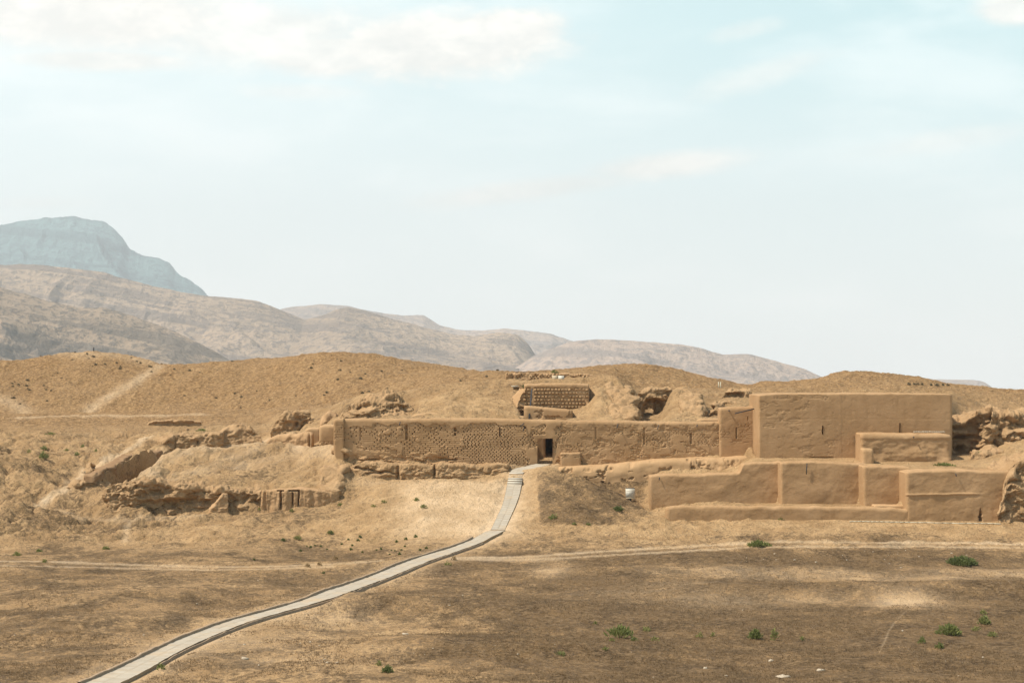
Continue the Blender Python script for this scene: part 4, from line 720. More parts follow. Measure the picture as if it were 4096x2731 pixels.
ruin('wall_footing', 'crumbling earth footing under the left half of the fortress wall', 'earth bank', [(346, 464.4, 503, 157.1), (352, 463.2, 490, 156.6), (365, 462.4, 484, 156.3), (385, 462.6, 484, 156.2), (420, 463.2, 484, 156.2), (460, 463.6, 483, 156.3), (490, 463.8, 480, 156.7), (511, 464.2, 476, 157.0)], 1.6, 'rock', disp=fb_disp, rough=.22, rs=1.2, seed=203, ends=(.2, .5), **{**RK, 'ds': .06, 'dz': .06, 'batter': .10})
def er_disp(s, z, px, row):
    d = 0
    for a, b, w, h, q in ((357, 408.5, 8, 1.6, .8), (366, 405.5, 6, 2.2, .8), (389, 400.2, 12, 1.3, .7), (345, 405, 6, 1.5, .5), (404, 407, 5, 2.2, .6), (392, 408, 3, 3, .4)): d = d-q*np.exp(-((px-a)/w)**2-((row-b-.8*vn(px*.3, px*0, seed=6))/h)**2)
    return d
ruin('eroded_ridge', 'eroded ridge with dark crevices above the left part of the fortress wall', 'ruin', [(333, 413, 425, 170), (338, 408, 425, 169.6), (346, 402, 425, 169.4), (356, 398.6, 425, 169.2), (370, 395.4, 425, 169.2), (384, 393.2, 425, 169.2), (398, 392.2, 425, 169.3), (409, 393.6, 425, 169.6), (416, 400, 424, 170), (424, 410, 424, 170.4)], 7., 'rock', disp=er_disp, rough=.48, rs=1.3, seed=207, ends=(.8, .8), **{**RK, 'batter': .55, 'r': .8})
ruin('mud_ledge', 'flat pale mud ledge peeping over the wall left of a dark hollow', 'ledge', [(410, 416, 425, 164.6), (418, 413, 425, 164.6), (428, 412.2, 425, 164.6), (438.4, 412.4, 425, 164.6)], 1.6, 'mudpale', r=.3, ds=.07, dz=.07, seed=209, ends=(.6, .1), und=.08)
ruin('dark_hollow', 'small dark collapsed hollow just above the middle of the fortress wall', 'ruin', [(437.5, 412, 424, 166), (441, 410.4, 424, 165.8), (447, 410.2, 424, 165.8), (453, 411, 424, 165.9), (460, 413.6, 424, 166.2)], 2.2, 'rock', disp=lambda s, z, px, row: -1.1*np.exp(-((px-446)/6)**2-((row-415)/2.2)**2), rough=.3, rs=.7, seed=211, ends=(.4, .5), **RK)
# cave group
ruin('gully_side', 'dark rugged side of the gully right of the brick block', 'ruin', [(635.5, 418.5, 426, 163.4), (637.5, 408, 425, 166), (637, 397, 424, 169), (634, 388.5, 422, 173), (629, 383.5, 414, 176.6)], 2.6, 'rock', rough=.45, rs=1.0, seed=213, ends=(.4, .6), **RK)
def cave_disp(s, z, px, row):
    e = ((px-654)/13)**2+((row-412)/14.5)**2; d = -.9*sstep(1.1, .75, e)*sstep(422, 418, row)
    d = d-.7*np.exp(-((px-660)/5)**4-((row-408)/8)**4)-.4*np.exp(-((px-638)/5)**2-((row-396)/1.5)**2)-.35*np.exp(-((px-664)/5)**2-((row-391.5)/1.6)**2); return d
hz = lambda r: CZ-(r-HY)*174/F
ruin('cave_wall', 'eroded mud wall with a hollow arch and a small see-through hole', 'ruin', [(631, 399, 428, 174.6), (637, 393.5, 428, 174.2), (643, 389.2, 428, 174), (648, 387.6, 428, 174), (660, 387.2, 428, 174), (674, 387.4, 428, 174.2), (678, 390, 428, 174.8)], 1.9, 'rock', disp=cave_disp, rough=.30, rs=.9, seed=215, ends=(.6, .4), holes=[(645.6, 654.6, hz(416.2), hz(408), 2., True)], **{**RK, 'ds': .06, 'dz': .06})
ruin('rugged_bank', 'rugged right side of the sandy ridge between the cave and the raised wall end', 'ruin', [(702.5, 419.5, 426, 163.6), (705, 410, 425, 166.2), (704, 400, 423, 170), (700.5, 392.5, 416, 174)], 2.4, 'rock', rough=.40, rs=1.0, seed=217, ends=(.4, .6), **RK)
ruin('eroded_knoll', 'lumpy eroded head of the sandy ridge right of the cave', 'ruin', [(668, 400, 412, 173.6), (674, 391, 412, 173.2), (684, 388, 410, 173), (694, 388.4, 410, 173), (700, 394, 412, 173.4), (703, 404, 414, 173.8)], 3.4, 'rock', rough=.38, rs=1.1, seed=219, ends=(.7, .7), **{**RK, 'batter': .5, 'r': .7})
ruin('rubble_bank', 'dark rubble bank beside the raised end of the fortress wall', 'ruin', [(704, 402, 424, 169.6), (710, 403.5, 424, 169), (716, 406, 424, 168.6), (724, 407, 424, 168.4)], 2.0, 'rock', rough=.45, rs=.9, seed=221, ends=(.5, .3), **{**RK, 'batter': .35})
ruin('broken_wall', 'low broken wall line above the raised end of the fortress wall', 'ruin', [(711, 402.4, 410, 175), (716, 400, 410, 175), (728, 400.4, 410, 175), (740, 402, 410, 175), (746, 404, 410, 175)], 1.2, 'rock', rough=.25, rs=.6, seed=223, ends=(.4, .4), **RK)
ruin('overhang', 'small overhanging earth scarp left of the top corner of the big building', 'ruin', [(719, 397, 403, 181), (723, 391.4, 402, 180.6), (730, 389, 401, 180.4), (740, 389.4, 400, 180.4), (747, 391.5, 400, 180.6), (754, 388, 400, 181)], 2.6, 'rock', disp=lambda s, z, px, row: -.9*sstep(391.6, 393, row)*band(px, 724, 744, 2)*sstep(399, 395, row), rough=.25, rs=.9, seed=225, ends=(.5, .3), **RK)
ruin('mud_ledge', 'narrow pale ledge behind the parapet left of the raised wall end', 'ledge', [(697, 418.6, 426, 161.6), (702, 418, 426, 161.6), (719, 417.6, 426, 161.6)], .9, 'mudpale', r=.25, ds=.07, dz=.07, seed=227, ends=(.4, 0), und=.04)
hp = ruin('hilltop_scarp', 'small eroded scarp on the rampart above the big building roof', 'ruin', [(851, 391.5, 397, 198), (856, 388.4, 397, 197.6), (863, 387.2, 396.5, 197.5), (869, 388.6, 396.5, 197.6), (874, 391.5, 396.5, 198)], 1.5, 'rock', disp=lambda s, z, px, row: -.4*sstep(389.4, 390.4, row), rough=.2, rs=.8, seed=229, ends=(.5, .5), **RK)
# eroded masses on the right edge
def rm_disp(s, z, px, row):
    d = 0
    for a, b, w, h, q in ((958, 428, 6, 2, .7), (968, 436, 9, 1.6, .9), (962, 449, 4, 3.5, 1.1), (956, 440, 4, 2, .5), (972, 426, 4, 5, .6)): d = d-q*np.exp(-((px-a)/w)**2-((row-b)/h)**2)
    return d
ruin('eroded_scarp', 'deeply shaded eroded scarp beside the right end of the big building', 'ruin', [(949, 421, 462, 157.4), (954, 420.4, 462, 157.4), (960, 420.6, 462, 157.6), (967, 417, 462, 157.6), (974, 412, 460, 157.6), (984, 409.5, 458, 157.2), (994, 409, 456, 157)], 5., 'rock', disp=rm_disp, rough=.55, rs=1.3, seed=231, ends=(.3, .5), **{**RK, 'batter': -.06})
def rm2_disp(s, z, px, row):
    d = .5*np.exp(-((px-988)/5)**2-((row-431)/7)**2)
    for a, b, w, h, q in ((998, 417, 3, 6, .9), (985, 412, 1.2, 5, .7), (1008, 418, 5, 2.5, .6), (1016, 428, 4, 4, .5), (1003, 430, 3, 6, .6), (1012, 441, 6, 2, .5), (1024, 424, 4, 3, .6)): d = d-q*np.exp(-((px-a)/w)**2-((row-b)/h)**2)
    return d
ruin('eroded_mass', 'big lumpy mass of eroded mudbrick at the right edge', 'ruin', [(979, 424, 456, 155.6), (983, 413, 456, 155), (988, 410, 456, 154.6), (998, 408.6, 456, 154.4), (1010, 408.8, 454, 154.4), (1022, 411.5, 452, 154.4), (1034, 416, 450, 154.6), (1060, 420, 450, 155)], 7., 'rock', disp=rm2_disp, rough=.75, rs=1.7, seed=233, ends=(.9, .5), **{**RK, 'batter': .22, 'r': .8})
ruin('eroded_rock', 'rough brown crumbling heap burying the right end of the retaining wall', 'ruin', [(993.5, 518, 525, 142.7), (997, 509, 525, 142.4), (1004, 497, 525, 142.2), (1008, 484, 525, 142.2), (1014, 473, 525, 142.3), (1022, 464, 525, 142.4), (1034, 456, 525, 142.5), (1060, 450, 525, 142.6)], 5., 'rock', rough=.48, rs=1.2, seed=235, ends=(.5, .3), **{**RK, 'batter': .16, 'r': .6})
ruin('earth_lump', 'small lumpy earth heap on the terrace in front of the eroded scarp', 'ruin', [(968, 457, 462, 151.6), (973, 452.5, 462, 151.4), (980, 450.2, 461, 151.4), (988, 450.4, 459, 151.6), (998, 449, 457, 151.8), (1010, 447, 454, 152)], 2.2, 'rock', rough=.28, rs=.8, seed=237, ends=(.6, .6), **{**RK, 'batter': .5})
# left middle ground
ruin('pit_wall', 'straight dark far side of a shallow pit below the left rampart', 'ruin', [(148, 424, 430, 197.2), (154, 420.4, 430, 197.5), (165, 419.6, 430, 197.6), (185, 419.6, 430, 197.6), (196, 420, 429, 197.6), (201, 421.6, 428, 197.6)], 1.2, 'mudlow', disp=lambda s, z, px, row: -.25*sstep(421.5, 422.3, row), rough=.14, rs=.6, seed=239, ends=(.4, .3), r=.12, ds=.08, dz=.06, batter=.05)
ruin('earth_hump', 'small dark round earth hump just below the shallow pit', 'ruin', [(174, 436, 441, 187), (179, 430, 441, 186.6), (185, 428, 441, 186.5), (190, 429.5, 441, 186.6), (194, 434, 441, 187)], 1.8, 'rock', rough=.2, rs=.7, seed=241, ends=(.6, .6), **{**RK, 'batter': .5})
ruin('earth_hump', 'tiny earth scarp on the flat left of the dark hump', 'ruin', [(112, 434, 437, 186.6), (116, 431.8, 437, 186.4), (124, 431.6, 437, 186.4), (129, 434, 437, 186.6)], 1.4, 'rock', rough=.15, rs=.5, seed=243, ends=(.5, .5), **{**RK, 'batter': .4})
ruin('earth_hump', 'dark conical earth hump beside the winding footpath', 'ruin', [(79, 469, 473, 164.4), (84, 463.5, 473, 164), (89, 461.4, 472, 163.9), (93, 463.5, 471, 164), (96, 467, 471, 164.3)], 1.6, 'rock', rough=.16, rs=.6, seed=245, ends=(.6, .6), **{**RK, 'batter': .55})
# ------------------------------------------------------------------ paved path, kerb, steps
def make_paved_mat():
    n = N('paving_slabs'); f = n.noise(1.3, 5, .6); t = n.noise(9, 4, .6); j = n.attr('joint'); v = n.attr('slab')
    col = n.mix(n.ramp(f, .3, .7), (.335, .298, .235), (.415, .375, .30)); col = n.mix(n.math('MULTIPLY', v, .45), col, (.32, .28, .22)); col = n.mix(n.ramp(t, .55, .8, 0, .4), col, (.30, .26, .20))
    col = n.mix(n.math('MULTIPLY', j, n.ramp(f, .25, .6, .35, .9)), col, (.20, .15, .10)); col = n.mix(n.ramp(n.noise(.55, 5, .65), .46, .70, .12, .62), col, (.43, .31, .185)); n.bump(t, .02, .5); return n.out(col)
M['slabs'] = make_paved_mat()
def paved(A, B, thick, name, pitch=.95, lanes=2, seed=0, nc=26):
    L = np.r_[0, np.cumsum(np.hypot(*np.diff(((A+B)/2)[:, :2], axis=0).T))]; n = max(30, int(L[-1]/.06)); s = np.linspace(0, L[-1], n)
    Ai = np.stack([np.interp(s, L, A[:, k]) for k in range(3)], 1); Bi = np.stack([np.interp(s, L, B[:, k]) for k in range(3)], 1)
    u = np.linspace(0, 1, nc); S = s[:, None]+0*u; U = u[None]+0*S
    G = Ai[:, None]*(1-U[..., None])+Bi[:, None]*U[..., None]
    lane = np.minimum((U*lanes).astype(int), lanes-1); so = S+lane*pitch*.37+.06*vn(S*.3, lane.astype(float), seed=seed); k = np.floor(so/pitch); fr = so/pitch-k
    w = np.hypot(*(B-A)[:, :2].mean(0)); jx = np.exp(-(np.minimum(fr, 1-fr)*pitch/.035)**2); ul = U*lanes-lane; ju = np.exp(-(np.minimum(ul, 1-ul)*w/lanes/.03)**2)*((U > .06) & (U < .94))
    J = np.clip(np.maximum(jx, ju*.85)*(.45+.75*hash2(k, lane, seed+1)), 0, 1); Hs = hash2(k, lane, seed+2)
    G[..., 2] += (Hs-.5)*.02-J*.025+.012*vn(S*2, U*3, seed=seed+4)
    nr = n; V = G.reshape(-1, 3); top = gridfaces(nr, nc, flip=False)
    i = np.arange(nr*nc).reshape(nr, nc); Vs = [V]; Fs = [top]; c = len(V)
    for col, out in ((0, 0), (nc-1, 1)):
        lo = G[:, col].copy(); lo[:, 2] -= thick; Vs.append(lo); e = i[:, col]; b = c+np.arange(nr); c += nr
        q = np.stack([e[:-1], e[1:], b[1:], b[:-1]], 1); Fs.append(q if out else q[:, ::-1])
    for row, fl in ((0, 0), (nr-1, 1)):
        lo = G[row].copy(); lo[:, 2] -= thick; Vs.append(lo); e = i[row]; b = c+np.arange(nc); c += nc
        q = np.stack([e[:-1], e[1:], b[1:], b[:-1]], 1); Fs.append(q[:, ::-1] if out else q)
    tot = np.concatenate(Vs); pad = len(tot)-len(V)
    o = mesh(name, tot, Fs, M['slabs'], attr=dict(joint=np.r_[J.ravel(), np.full(pad, .9)], slab=np.r_[Hs.ravel(), np.full(pad, .6)]), smooth=False)
    return tag(o, kind='structure')
paved(UPE, LOE, .34, 'path', 1.0, 2, 3)
paved(RUL, RUR, .22, 'path', .62, 2, 5); paved(LDL, LDR, .2, 'path', .7, 2, 7)
def kerb(E, Eo, h0, h1, w, gap, name):
    n = len(E); d = Eo[:, :2]-E[:, :2]; d /= np.linalg.norm(d, axis=1)[:, None]; j = .03*fbm(np.arange(n)*.7, np.arange(n)*0., o=2, seed=91)
    a = E[:, :2]+d*gap; b = E[:, :2]+d*(gap+w); z = E[:, 2]
    rows = [np.c_[a, z+h0], np.c_[a, z+h1+j], np.c_[b, z+h1+j+.02], np.c_[b, z+h0-.2]]
    return tag(mesh(name, np.concatenate(rows), gridfaces(4, n), M['kerb'], smooth=False), kind='structure')
kerb(UPE[:-7], 2*UPE[:-7]-LOE[:-7], -.3, .12, .15, .012, 'kerb')
kerb(LOE[12:-9], 2*LOE[12:-9]-UPE[12:-9], -.40, -.06, .14, .012, 'kerb')
st = empty('stone_steps', at(515, 480, 153.6), 'short flight of pale concrete steps where the path climbs to the door', 'steps')
SA0, SA1 = RUL[-1], RUR[-1]; SB0, SB1 = LDL[0], LDR[0]; ns = 5
for k in range(ns):
    t0, t1 = k/ns, (k+1)/ns; p = SA0+(SB0-SA0)*t0; q = SA1+(SB1-SA1)*t0; p2 = SA0+(SB0-SA0)*t1; q2 = SA1+(SB1-SA1)*t1; z1 = p2[2]; z0 = p[2]-.35
    V = np.array([(*p[:2], z0), (*q[:2], z0), (*q2[:2], z0), (*p2[:2], z0), (*p[:2], z1), (*q[:2], z1), (*q2[:2], z1), (*p2[:2], z1)]); V[4:6, 1] -= .03
    f = [[0, 1, 5, 4], [1, 2, 6, 5], [2, 3, 7, 6], [3, 0, 4, 7], [4, 5, 6, 7]]
    V[[0, 1, 4, 5], 1] += .004*k
    mesh('step', V, f, M['pave'], parent=st, origin=V.mean(0), smooth=False)
    r = V[[0, 1, 5, 4]].copy(); r[:, 1] -= .012; r[:2, 2] = r[2:, 2]-.17; r[2:, 2] -= .045; mesh('riser', r, [[0, 1, 2, 3]], M['kerb'], parent=st, origin=r.mean(0), smooth=False)
V, f = boxvf(RUL[0][0]-.05, RUR[0][0]+.05, RUL[0][1]-.25, RUL[0][1]-.02, RUL[0][2]-.25, RUL[0][2]-.03); tag(mesh('kerb', V, f, M['kerb'], smooth=False), kind='structure')

# ------------------------------------------------------------------ plants
def tuft(rng, w, h, n, leaf, dome=True):
    """leaf-sized blades through a low dome, unit metres"""
    th = rng.uniform(0, 2*math.pi, n); rr = rng.uniform(0, 1, n)**.62*1.08; lump = 1+.25*np.sin(th*3+rng.uniform(0, 6))+.15*np.sin(th*5+rng.uniform(0, 6))
    x = np.cos(th)*rr*w/2*lump; y = np.sin(th)*rr*w/2*lump*.8; top = h*np.sqrt(np.clip(1-(rr*.9)**2, .03, 1))*(.75+.4*rng.random(n)); z = top*rng.uniform(.1, 1, n)**.6
    d = np.stack([x/(w+.01)*1.6+rng.normal(0, .4, n), y/(w+.01)*1.6+rng.normal(0, .4, n), .7+rng.random(n)*.6], 1); d /= np.linalg.norm(d, axis=1)[:, None]
    sd = np.cross(d, rng.normal(0, 1, (n, 3))); sd /= np.linalg.norm(sd, axis=1)[:, None]+1e-9
    l = leaf*(.6+.8*rng.random(n))[:, None]; c = np.stack([x, y, z], 1); b = c-d*l*.5; t = c+d*l*.7; sd = sd*l*.22
    b[:, 2] = np.maximum(b[:, 2], -.03)
    V = np.concatenate([b, c+sd, t, c-sd]); i = np.arange(n); return V, np.stack([i, i+n, i+2*n, i+3*n], 1)
def stems(rng, w, h, k=7):
    out = []
    for _ in range(k):
        a = rng.uniform(0, 6.28); r = w*.33*rng.random(); out.append(tube((math.cos(a)*r*.2, math.sin(a)*r*.2, -.1), (math.cos(a)*r, math.sin(a)*r, h*.65), .018, .008, 4))
    return join(out)
def shrub(px, row, wpx, hpx, mat, label, dens=1., name='shrub', group=None, parts=False, cat='shrub', flat_=1.):
    p = hit(px, row); sc = p[1]/F; w, h = wpx*sc, hpx*sc*1.05; rng = np.random.default_rng(int(px*13+row*7))
    n = int(np.clip(dens*(60+620*w*max(h, .25)), 26, 2200)); lf = float(np.clip(.13*math.sqrt(w*h)+.07, .08, .20))
    V, f = tuft(rng, w, h, n, lf)
    base = (p[0], p[1]+w*.25, p[2]-.02)
    if parts:
        e = empty(name, base, label, cat, group); mesh('foliage', V+np.array(base), f, M[mat], parent=e, origin=base, smooth=False)
        v, g = stems(rng, w, h); mesh('stem', v+np.array(base), g, M['stem'], parent=e, origin=base); return e
    return tag(mesh(name, V+np.array(base), f, M[mat], origin=base, smooth=False), label, cat, group)
BIG = [ # column, row of the foot, width, height, leaf, label
 (758.5, 546.2, 18.5, 5.6, 'leaf', 'wide low green bush sitting on the dirt track below the bench wall', 1.6),
 (963.5, 565, 25, 8, 'leafd', 'widest dark green bush, low and dense, on the brown plain at the right', 1.8),
 (621, 637, 23, 11, 'leaf', 'broad loose green bush in the middle of the dark foreground', .7),
 (647, 631, 8, 5.5, 'leafy', 'small thin green bush right of the broad loose foreground bush', .5),
 (756, 638.6, 11.5, 9.5, 'leaf', 'round upright bright green bush casting a shadow on the foreground', 1.3),
 (774.6, 640, 7, 11.5, 'leafy', 'tall thin pale green bush right of the round upright bush', .5),
 (951, 635, 20, 10, 'leaf', 'largest bush of the cluster at the lower right, dense and green', 1.3),
 (985, 623.6, 10.5, 8, 'leaf', 'bright green bush above and right of the cluster largest bush', 1.2),
 (983.4, 613.6, 6.5, 5, 'leafy', 'faint thin bush topmost of the lower right cluster', .5),
 (922.4, 643, 6.5, 7, 'leaf', 'upright green bush at the left end of the lower right cluster', .8),
 (940, 648, 7.5, 5.5, 'leaf', 'small round bush lowest of the lower right cluster', .9),
 (992.7, 636, 8.5, 5, 'leafy', 'yellowish low bush right of the cluster largest bush', .6),
 (976, 630.5, 8, 5, 'leafy', 'sparse bush between the largest and the bright bush of the cluster', .5),
 (387, 672.2, 10, 6.8, 'leafd', 'round dense dark green bush alone near the bottom edge', 1.6),
 (378.6, 665, 5.5, 5, 'leaf', 'small thin bush just above the round dark bottom bush', .6),
 (160.5, 669.5, 7, 7.5, 'leaf', 'green weed growing at the lower edge of the paved path', .6),
 (945, 465.6, 17, 3, 'leaf', 'long flat patch of bright grass on the terrace above the retaining wall', 1.1),
 (981, 457, 8, 6, 'leaf', 'thin green weed by the earth lump at the right of the terrace', .5),
 (618.2, 510.4, 9.4, 4.6, 'leafd', 'round dark green bush at the foot of the slope by the information board', 1.5),
 (553.6, 519, 9, 5.5, 'leaf', 'sparse green weed low on the dark slope beside the path', .5),
 (574.2, 524.4, 4, 3, 'leaf', 'small green tuft at the foot of the dark slope, nearer the path', .8),
 (588, 524.8, 4.2, 3, 'leaf', 'small green tuft at the foot of the dark slope, farther from the path', .8),
 (567.6, 471.4, 2.6, 2.6, 'leafd', 'tiny dark tuft beside the buttress right of the doorway', 1.),
 (554.5, 373.2, 6, 3.6, 'leafy', 'yellow green grass tuft on top of the crest wall', .6),
 (524, 387.6, 5.6, 3.2, 'leafd', 'dark green weed at the upper left corner of the brick block', 1.),
 (42.6, 458.6, 8, 7.5, 'leaf', 'largest green weed on the broken ground at the far left', .6),
 (43.5, 449.4, 6, 4, 'leaf', 'green weed above the largest weed of the broken ground', .6),
 (49.5, 434.8, 10, 2.4, 'leaf', 'flat strip of green weeds high on the broken ground at left', .6),
 (28.6, 452.6, 4.5, 4, 'leafy', 'pale weed left of the largest weed of the broken ground', .5),
 (76.8, 455.2, 5, 3.6, 'leaf', 'green weed on the hollow right of the broken ground', .7),
 (82.6, 447.6, 3.4, 3.2, 'leaf', 'small weed above the hollow right of the broken ground', .6),
 (66.4, 450.6, 4.6, 2.6, 'leaf', 'low weed left of the small weed above the hollow', .6),
 (95.8, 451.6, 3.4, 3.6, 'leafy', 'thin weed near the upper end of the winding footpath', .5),
 (109, 489.8, 7.4, 3.4, 'leaf', 'green weeds on the floor at the mouth of the deep trench', .9),
 (201, 431, 9, 2.6, 'leaf', 'flat green weeds above the rough pitted wall', .7),
 (259.6, 510.4, 4.4, 3.6, 'leafy', 'yellowish weed at the left foot of the slotted mud face', .6),
 (291.4, 511.4, 4.6, 3.2, 'leafy', 'yellowish weed under the middle slot of the slotted mud face', .6),
 (340.4, 505.4, 4.6, 3, 'leaf', 'green weed at the foot of the cut mound edge', .8),
 (416.4, 500.6, 7, 3.4, 'leaf', 'upper green tuft of two on the sandy slope left of the path', .6),
 (423.4, 507.8, 6.4, 4.2, 'leaf', 'lower green tuft of two on the sandy slope left of the path', .6),
 (383.6, 502.6, 4.8, 3.6, 'leafy', 'yellowish tuft at the right of a pair below the wall footing', .5),
 (373.8, 506.6, 4.6, 3.4, 'leafy', 'yellowish tuft at the left of a pair below the wall footing', .5),
 (105.2, 549, 5.6, 3.4, 'leaf', 'green tuft by the faint trail below the outcrop', .9),
 (38.4, 551.4, 5.4, 3, 'leaf', 'middle green tuft of three along the left dirt track', .8),
 (16.2, 555.4, 7, 4, 'leafy', 'leftmost yellow green tuft along the left dirt track', .7),
 (44, 562, 5.4, 3.4, 'leafy', 'pale tuft growing on the left dirt track itself', .6),
 (297.6, 539.4, 6.6, 5, 'leafy', 'largest yellowish tuft on the slope above the left dirt track', .6),
 (329.6, 533.6, 6.4, 3.4, 'leafy', 'yellowish tuft topmost on the slope above the left dirt track', .6),
 (335.6, 558.8, 5, 3.6, 'straw', 'straw coloured tuft where the left dirt track meets the path', .6),
 (307.6, 566.6, 4.6, 4.4, 'straw', 'tall straw tuft on the left dirt track', .5), (319.6, 565, 5, 3.6, 'straw', 'low straw tuft on the left dirt track', .5),
 (454, 559.6, 4.4, 4.6, 'straw', 'straw tuft at the start of the right dirt track', .6), (447.6, 564.6, 6, 3.4, 'leafy', 'low tuft below the start of the right dirt track', .5),
 (700, 637, 6.4, 5.4, 'leafy', 'pale thin bush left of the round upright bush', .45), (713, 636, 3.6, 5, 'leafy', 'pale upright stalky bush between the pale bush and the round bush', .5),
 (595.4, 623.6, 3.6, 3.6, 'leafy', 'small pale tuft up and left of the broad loose foreground bush', .6), (561, 655, 10, 5, 'leaf', 'sparse green patch below and left of the broad loose bush', .35),
 (634, 640, 6, 4, 'leaf', 'small bush at the lower right of the broad loose bush', .6), (612, 640.6, 6, 3.4, 'leafy', 'small bush at the lower left of the broad loose bush', .5),
 (605.6, 649.6, 6, 4, 'leafy', 'yellow green tuft below the broad loose bush', .5), (655, 640, 7, 4, 'leafy', 'pale low bush lowest of those right of the broad loose bush', .4),
 (802, 640, 6, 4.4, 'leafy', 'pale faint bush alone between the two bush groups at right', .4), (781, 519.6, 5.6, 2.6, 'leaf', 'green weed at the foot of the bench wall', .8),
]
for i, (a, b, w, h, m, lab, dn) in enumerate(BIG):
    shrub(a, b, w, h, m, lab, dn, parts=w >= 18 or (w > 10 and h > 6), name='grass_tuft' if m == 'straw' or h < 3.5 else 'shrub', cat='grass tuft' if m == 'straw' or h < 3.5 else 'shrub')
def px2(x, y): return 225+.09567*x, 532.75+.0957*y
DOTS = [(605, 82, 4), (1100, 15, 5), (790, 190, 2.6), (895, 150, 2.6), (1000, 141, 2), (1390, 80, 3), (1410, 45, 3.2), (1330, 134, 2.2), (1315, 175, 3), (1220, 118, 2.2), (1435, 200, 2), (1585, 178, 1.6), (1630, 170, 2.4), (1795, 102, 3.2), (1890, 76, 3.2), (1995, 42, 3.2), (1880, 141, 2), (1825, 224, 3), (1845, 178, 2), (2040, 181, 2.6), (2105, 159, 2.8), (1030, 420, 2.4), (305, 280, 2.2), (940, 130, 1.6), (1065, 169, 1.4), (1720, 224, 1.6), (1290, 70, 2.2), (1740, 180, 1.2), (1775, 185, 1.2), (855, 136, 1.2)]
for x, y, w in DOTS:
    a, b = px2(x, y); shrub(a, b, w*.9, w*.8, 'leafd', 'tiny dark green tuft scattered on the slope between track and path', 1.1, 'grass_tuft', 'dark tufts scattered beside the path', cat='grass tuft')
# grey scrub specks on the ramparts
rng = np.random.default_rng(5); cnt = 0; protos = []
for k in range(6):
    V, f = tuft(rng, .6, .38, 120, .18); protos.append((V, f))
first = {}
while cnt < 80:
    a = rng.uniform(4, 500) if rng.random() < .8 else rng.uniform(600, 1020); b = rng.uniform(352, 408); p = hit(a, b)
    if p[1] < 205 or p[1] > 243 or rowof(p[1], p[2]) > b+1.5: continue
    if a > 250 and a < 500 and rng.random() < .3: continue
    if fbm(np.array([p[0]/9.]), np.array([p[1]/6.]), o=2, seed=95)[0] < .02: continue
    k = cnt % 6
    if k not in first:
        o = mesh('scrub', protos[k][0], protos[k][1], M['grey'], smooth=False); tag(o, 'small grey scrub bush dotted over the dry rampart', 'shrub', 'grey scrub on the rampart'); first[k] = o
    else:
        o = first[k].copy(); COL.objects.link(o)
    s = .32+.5*rng.random()**1.5; o.location = (p[0], p[1], p[2]-.03); o.scale = (s, s, s*.9); o.rotation_euler = (0, 0, rng.uniform(0, 6.28)); cnt += 1
for k, a in enumerate((909, 914, 918, 922, 931, 937, 943, 948)):
    p = hit(a, 383.4+.05*(a-905)+rng.uniform(-.4, .9)); o = first[k % 6].copy(); COL.objects.link(o); o.location = p; s = .5+.25*rng.random(); o.scale = (s, s, s)
    o['label'] = 'grey green bush in the short row on the right rampart top'; o['group'] = 'bush row on the right rampart'
# ------------------------------------------------------------------ stones
def stone(rng, r, fl=.6):
    u = np.linspace(0, math.pi, 6)[1:-1]; v = np.arange(8)/8*2*math.pi; R = 1+.3*rng.normal(0, .6, (4, 8))
    V = np.stack([np.sin(u)[:, None]*np.cos(v)*R, np.sin(u)[:, None]*np.sin(v)*R*.75, np.cos(u)[:, None]*R*fl], -1).reshape(-1, 3)*r
    f = gridfaces(4, 8); i = np.arange(32).reshape(4, 8); w = np.stack([i[:-1, -1], i[:-1, 0], i[1:, 0], i[1:, -1]], 1)
    return V, [f, w, list(i[0][::-1]), list(i[3])]
LS = [(244.4, 658.4, .17, .8, 'largest pale stone, alone right of the path in the foreground'), (783.4, 676, .36, .3, 'long flat pale stone near the bottom edge at right'), (820.4, 669.4, .2, .4, 'flat pale stone right of the long flat one'),
      (771, 660, .16, .6, 'white stone below the pale bushes at right'), (705.4, 667.6, .12, .7, 'small white stone low in the dark foreground'), (405.4, 633.2, .2, .3, 'white scrap lying on the dark hummock')]
for a, b, r, fl, lab in LS:
    V, f = stone(rng, r, fl); p = hit(a, b); tag(mesh('stone', V+np.array(p), f, M['stone'], origin=p, smooth=False), lab, 'stone')
sp = []
for k in range(5): sp.append(stone(rng, 1., .6))
fs = {}; cnt = 0
while cnt < 85:
    q = rng.random()
    if q < .40: a, b = rng.normal(850, 60), rng.normal(558, 5.5)
    elif q < .55: a, b = rng.normal(345, 70), rng.uniform(640, 668)
    else: a, b = rng.uniform(5, 1018), rng.uniform(558, 680)
    if b < 549 or b > 680 or a < 2 or a > 1022: continue
    p = hit(a, b)
    if np.hypot(PATHC[:, 0]-p[0], PATHC[:, 1]-p[1]).min() < 1.2: continue
    k = cnt % 5
    if k not in fs:
        o = mesh('stone', sp[k][0], sp[k][1], M['stone'], smooth=False); tag(o, 'small pale stone strewn over the brown plain', 'stone', 'pale stones strewn over the plain'); fs[k] = o
    else: o = fs[k].copy(); COL.objects.link(o)
    s = .03+.055*rng.random()**2.5; o.location = (p[0], p[1], p[2]+s*.1); o.scale = (s*1.3, s, s); o.rotation_euler = (0, 0, rng.uniform(0, 6.28)); cnt += 1
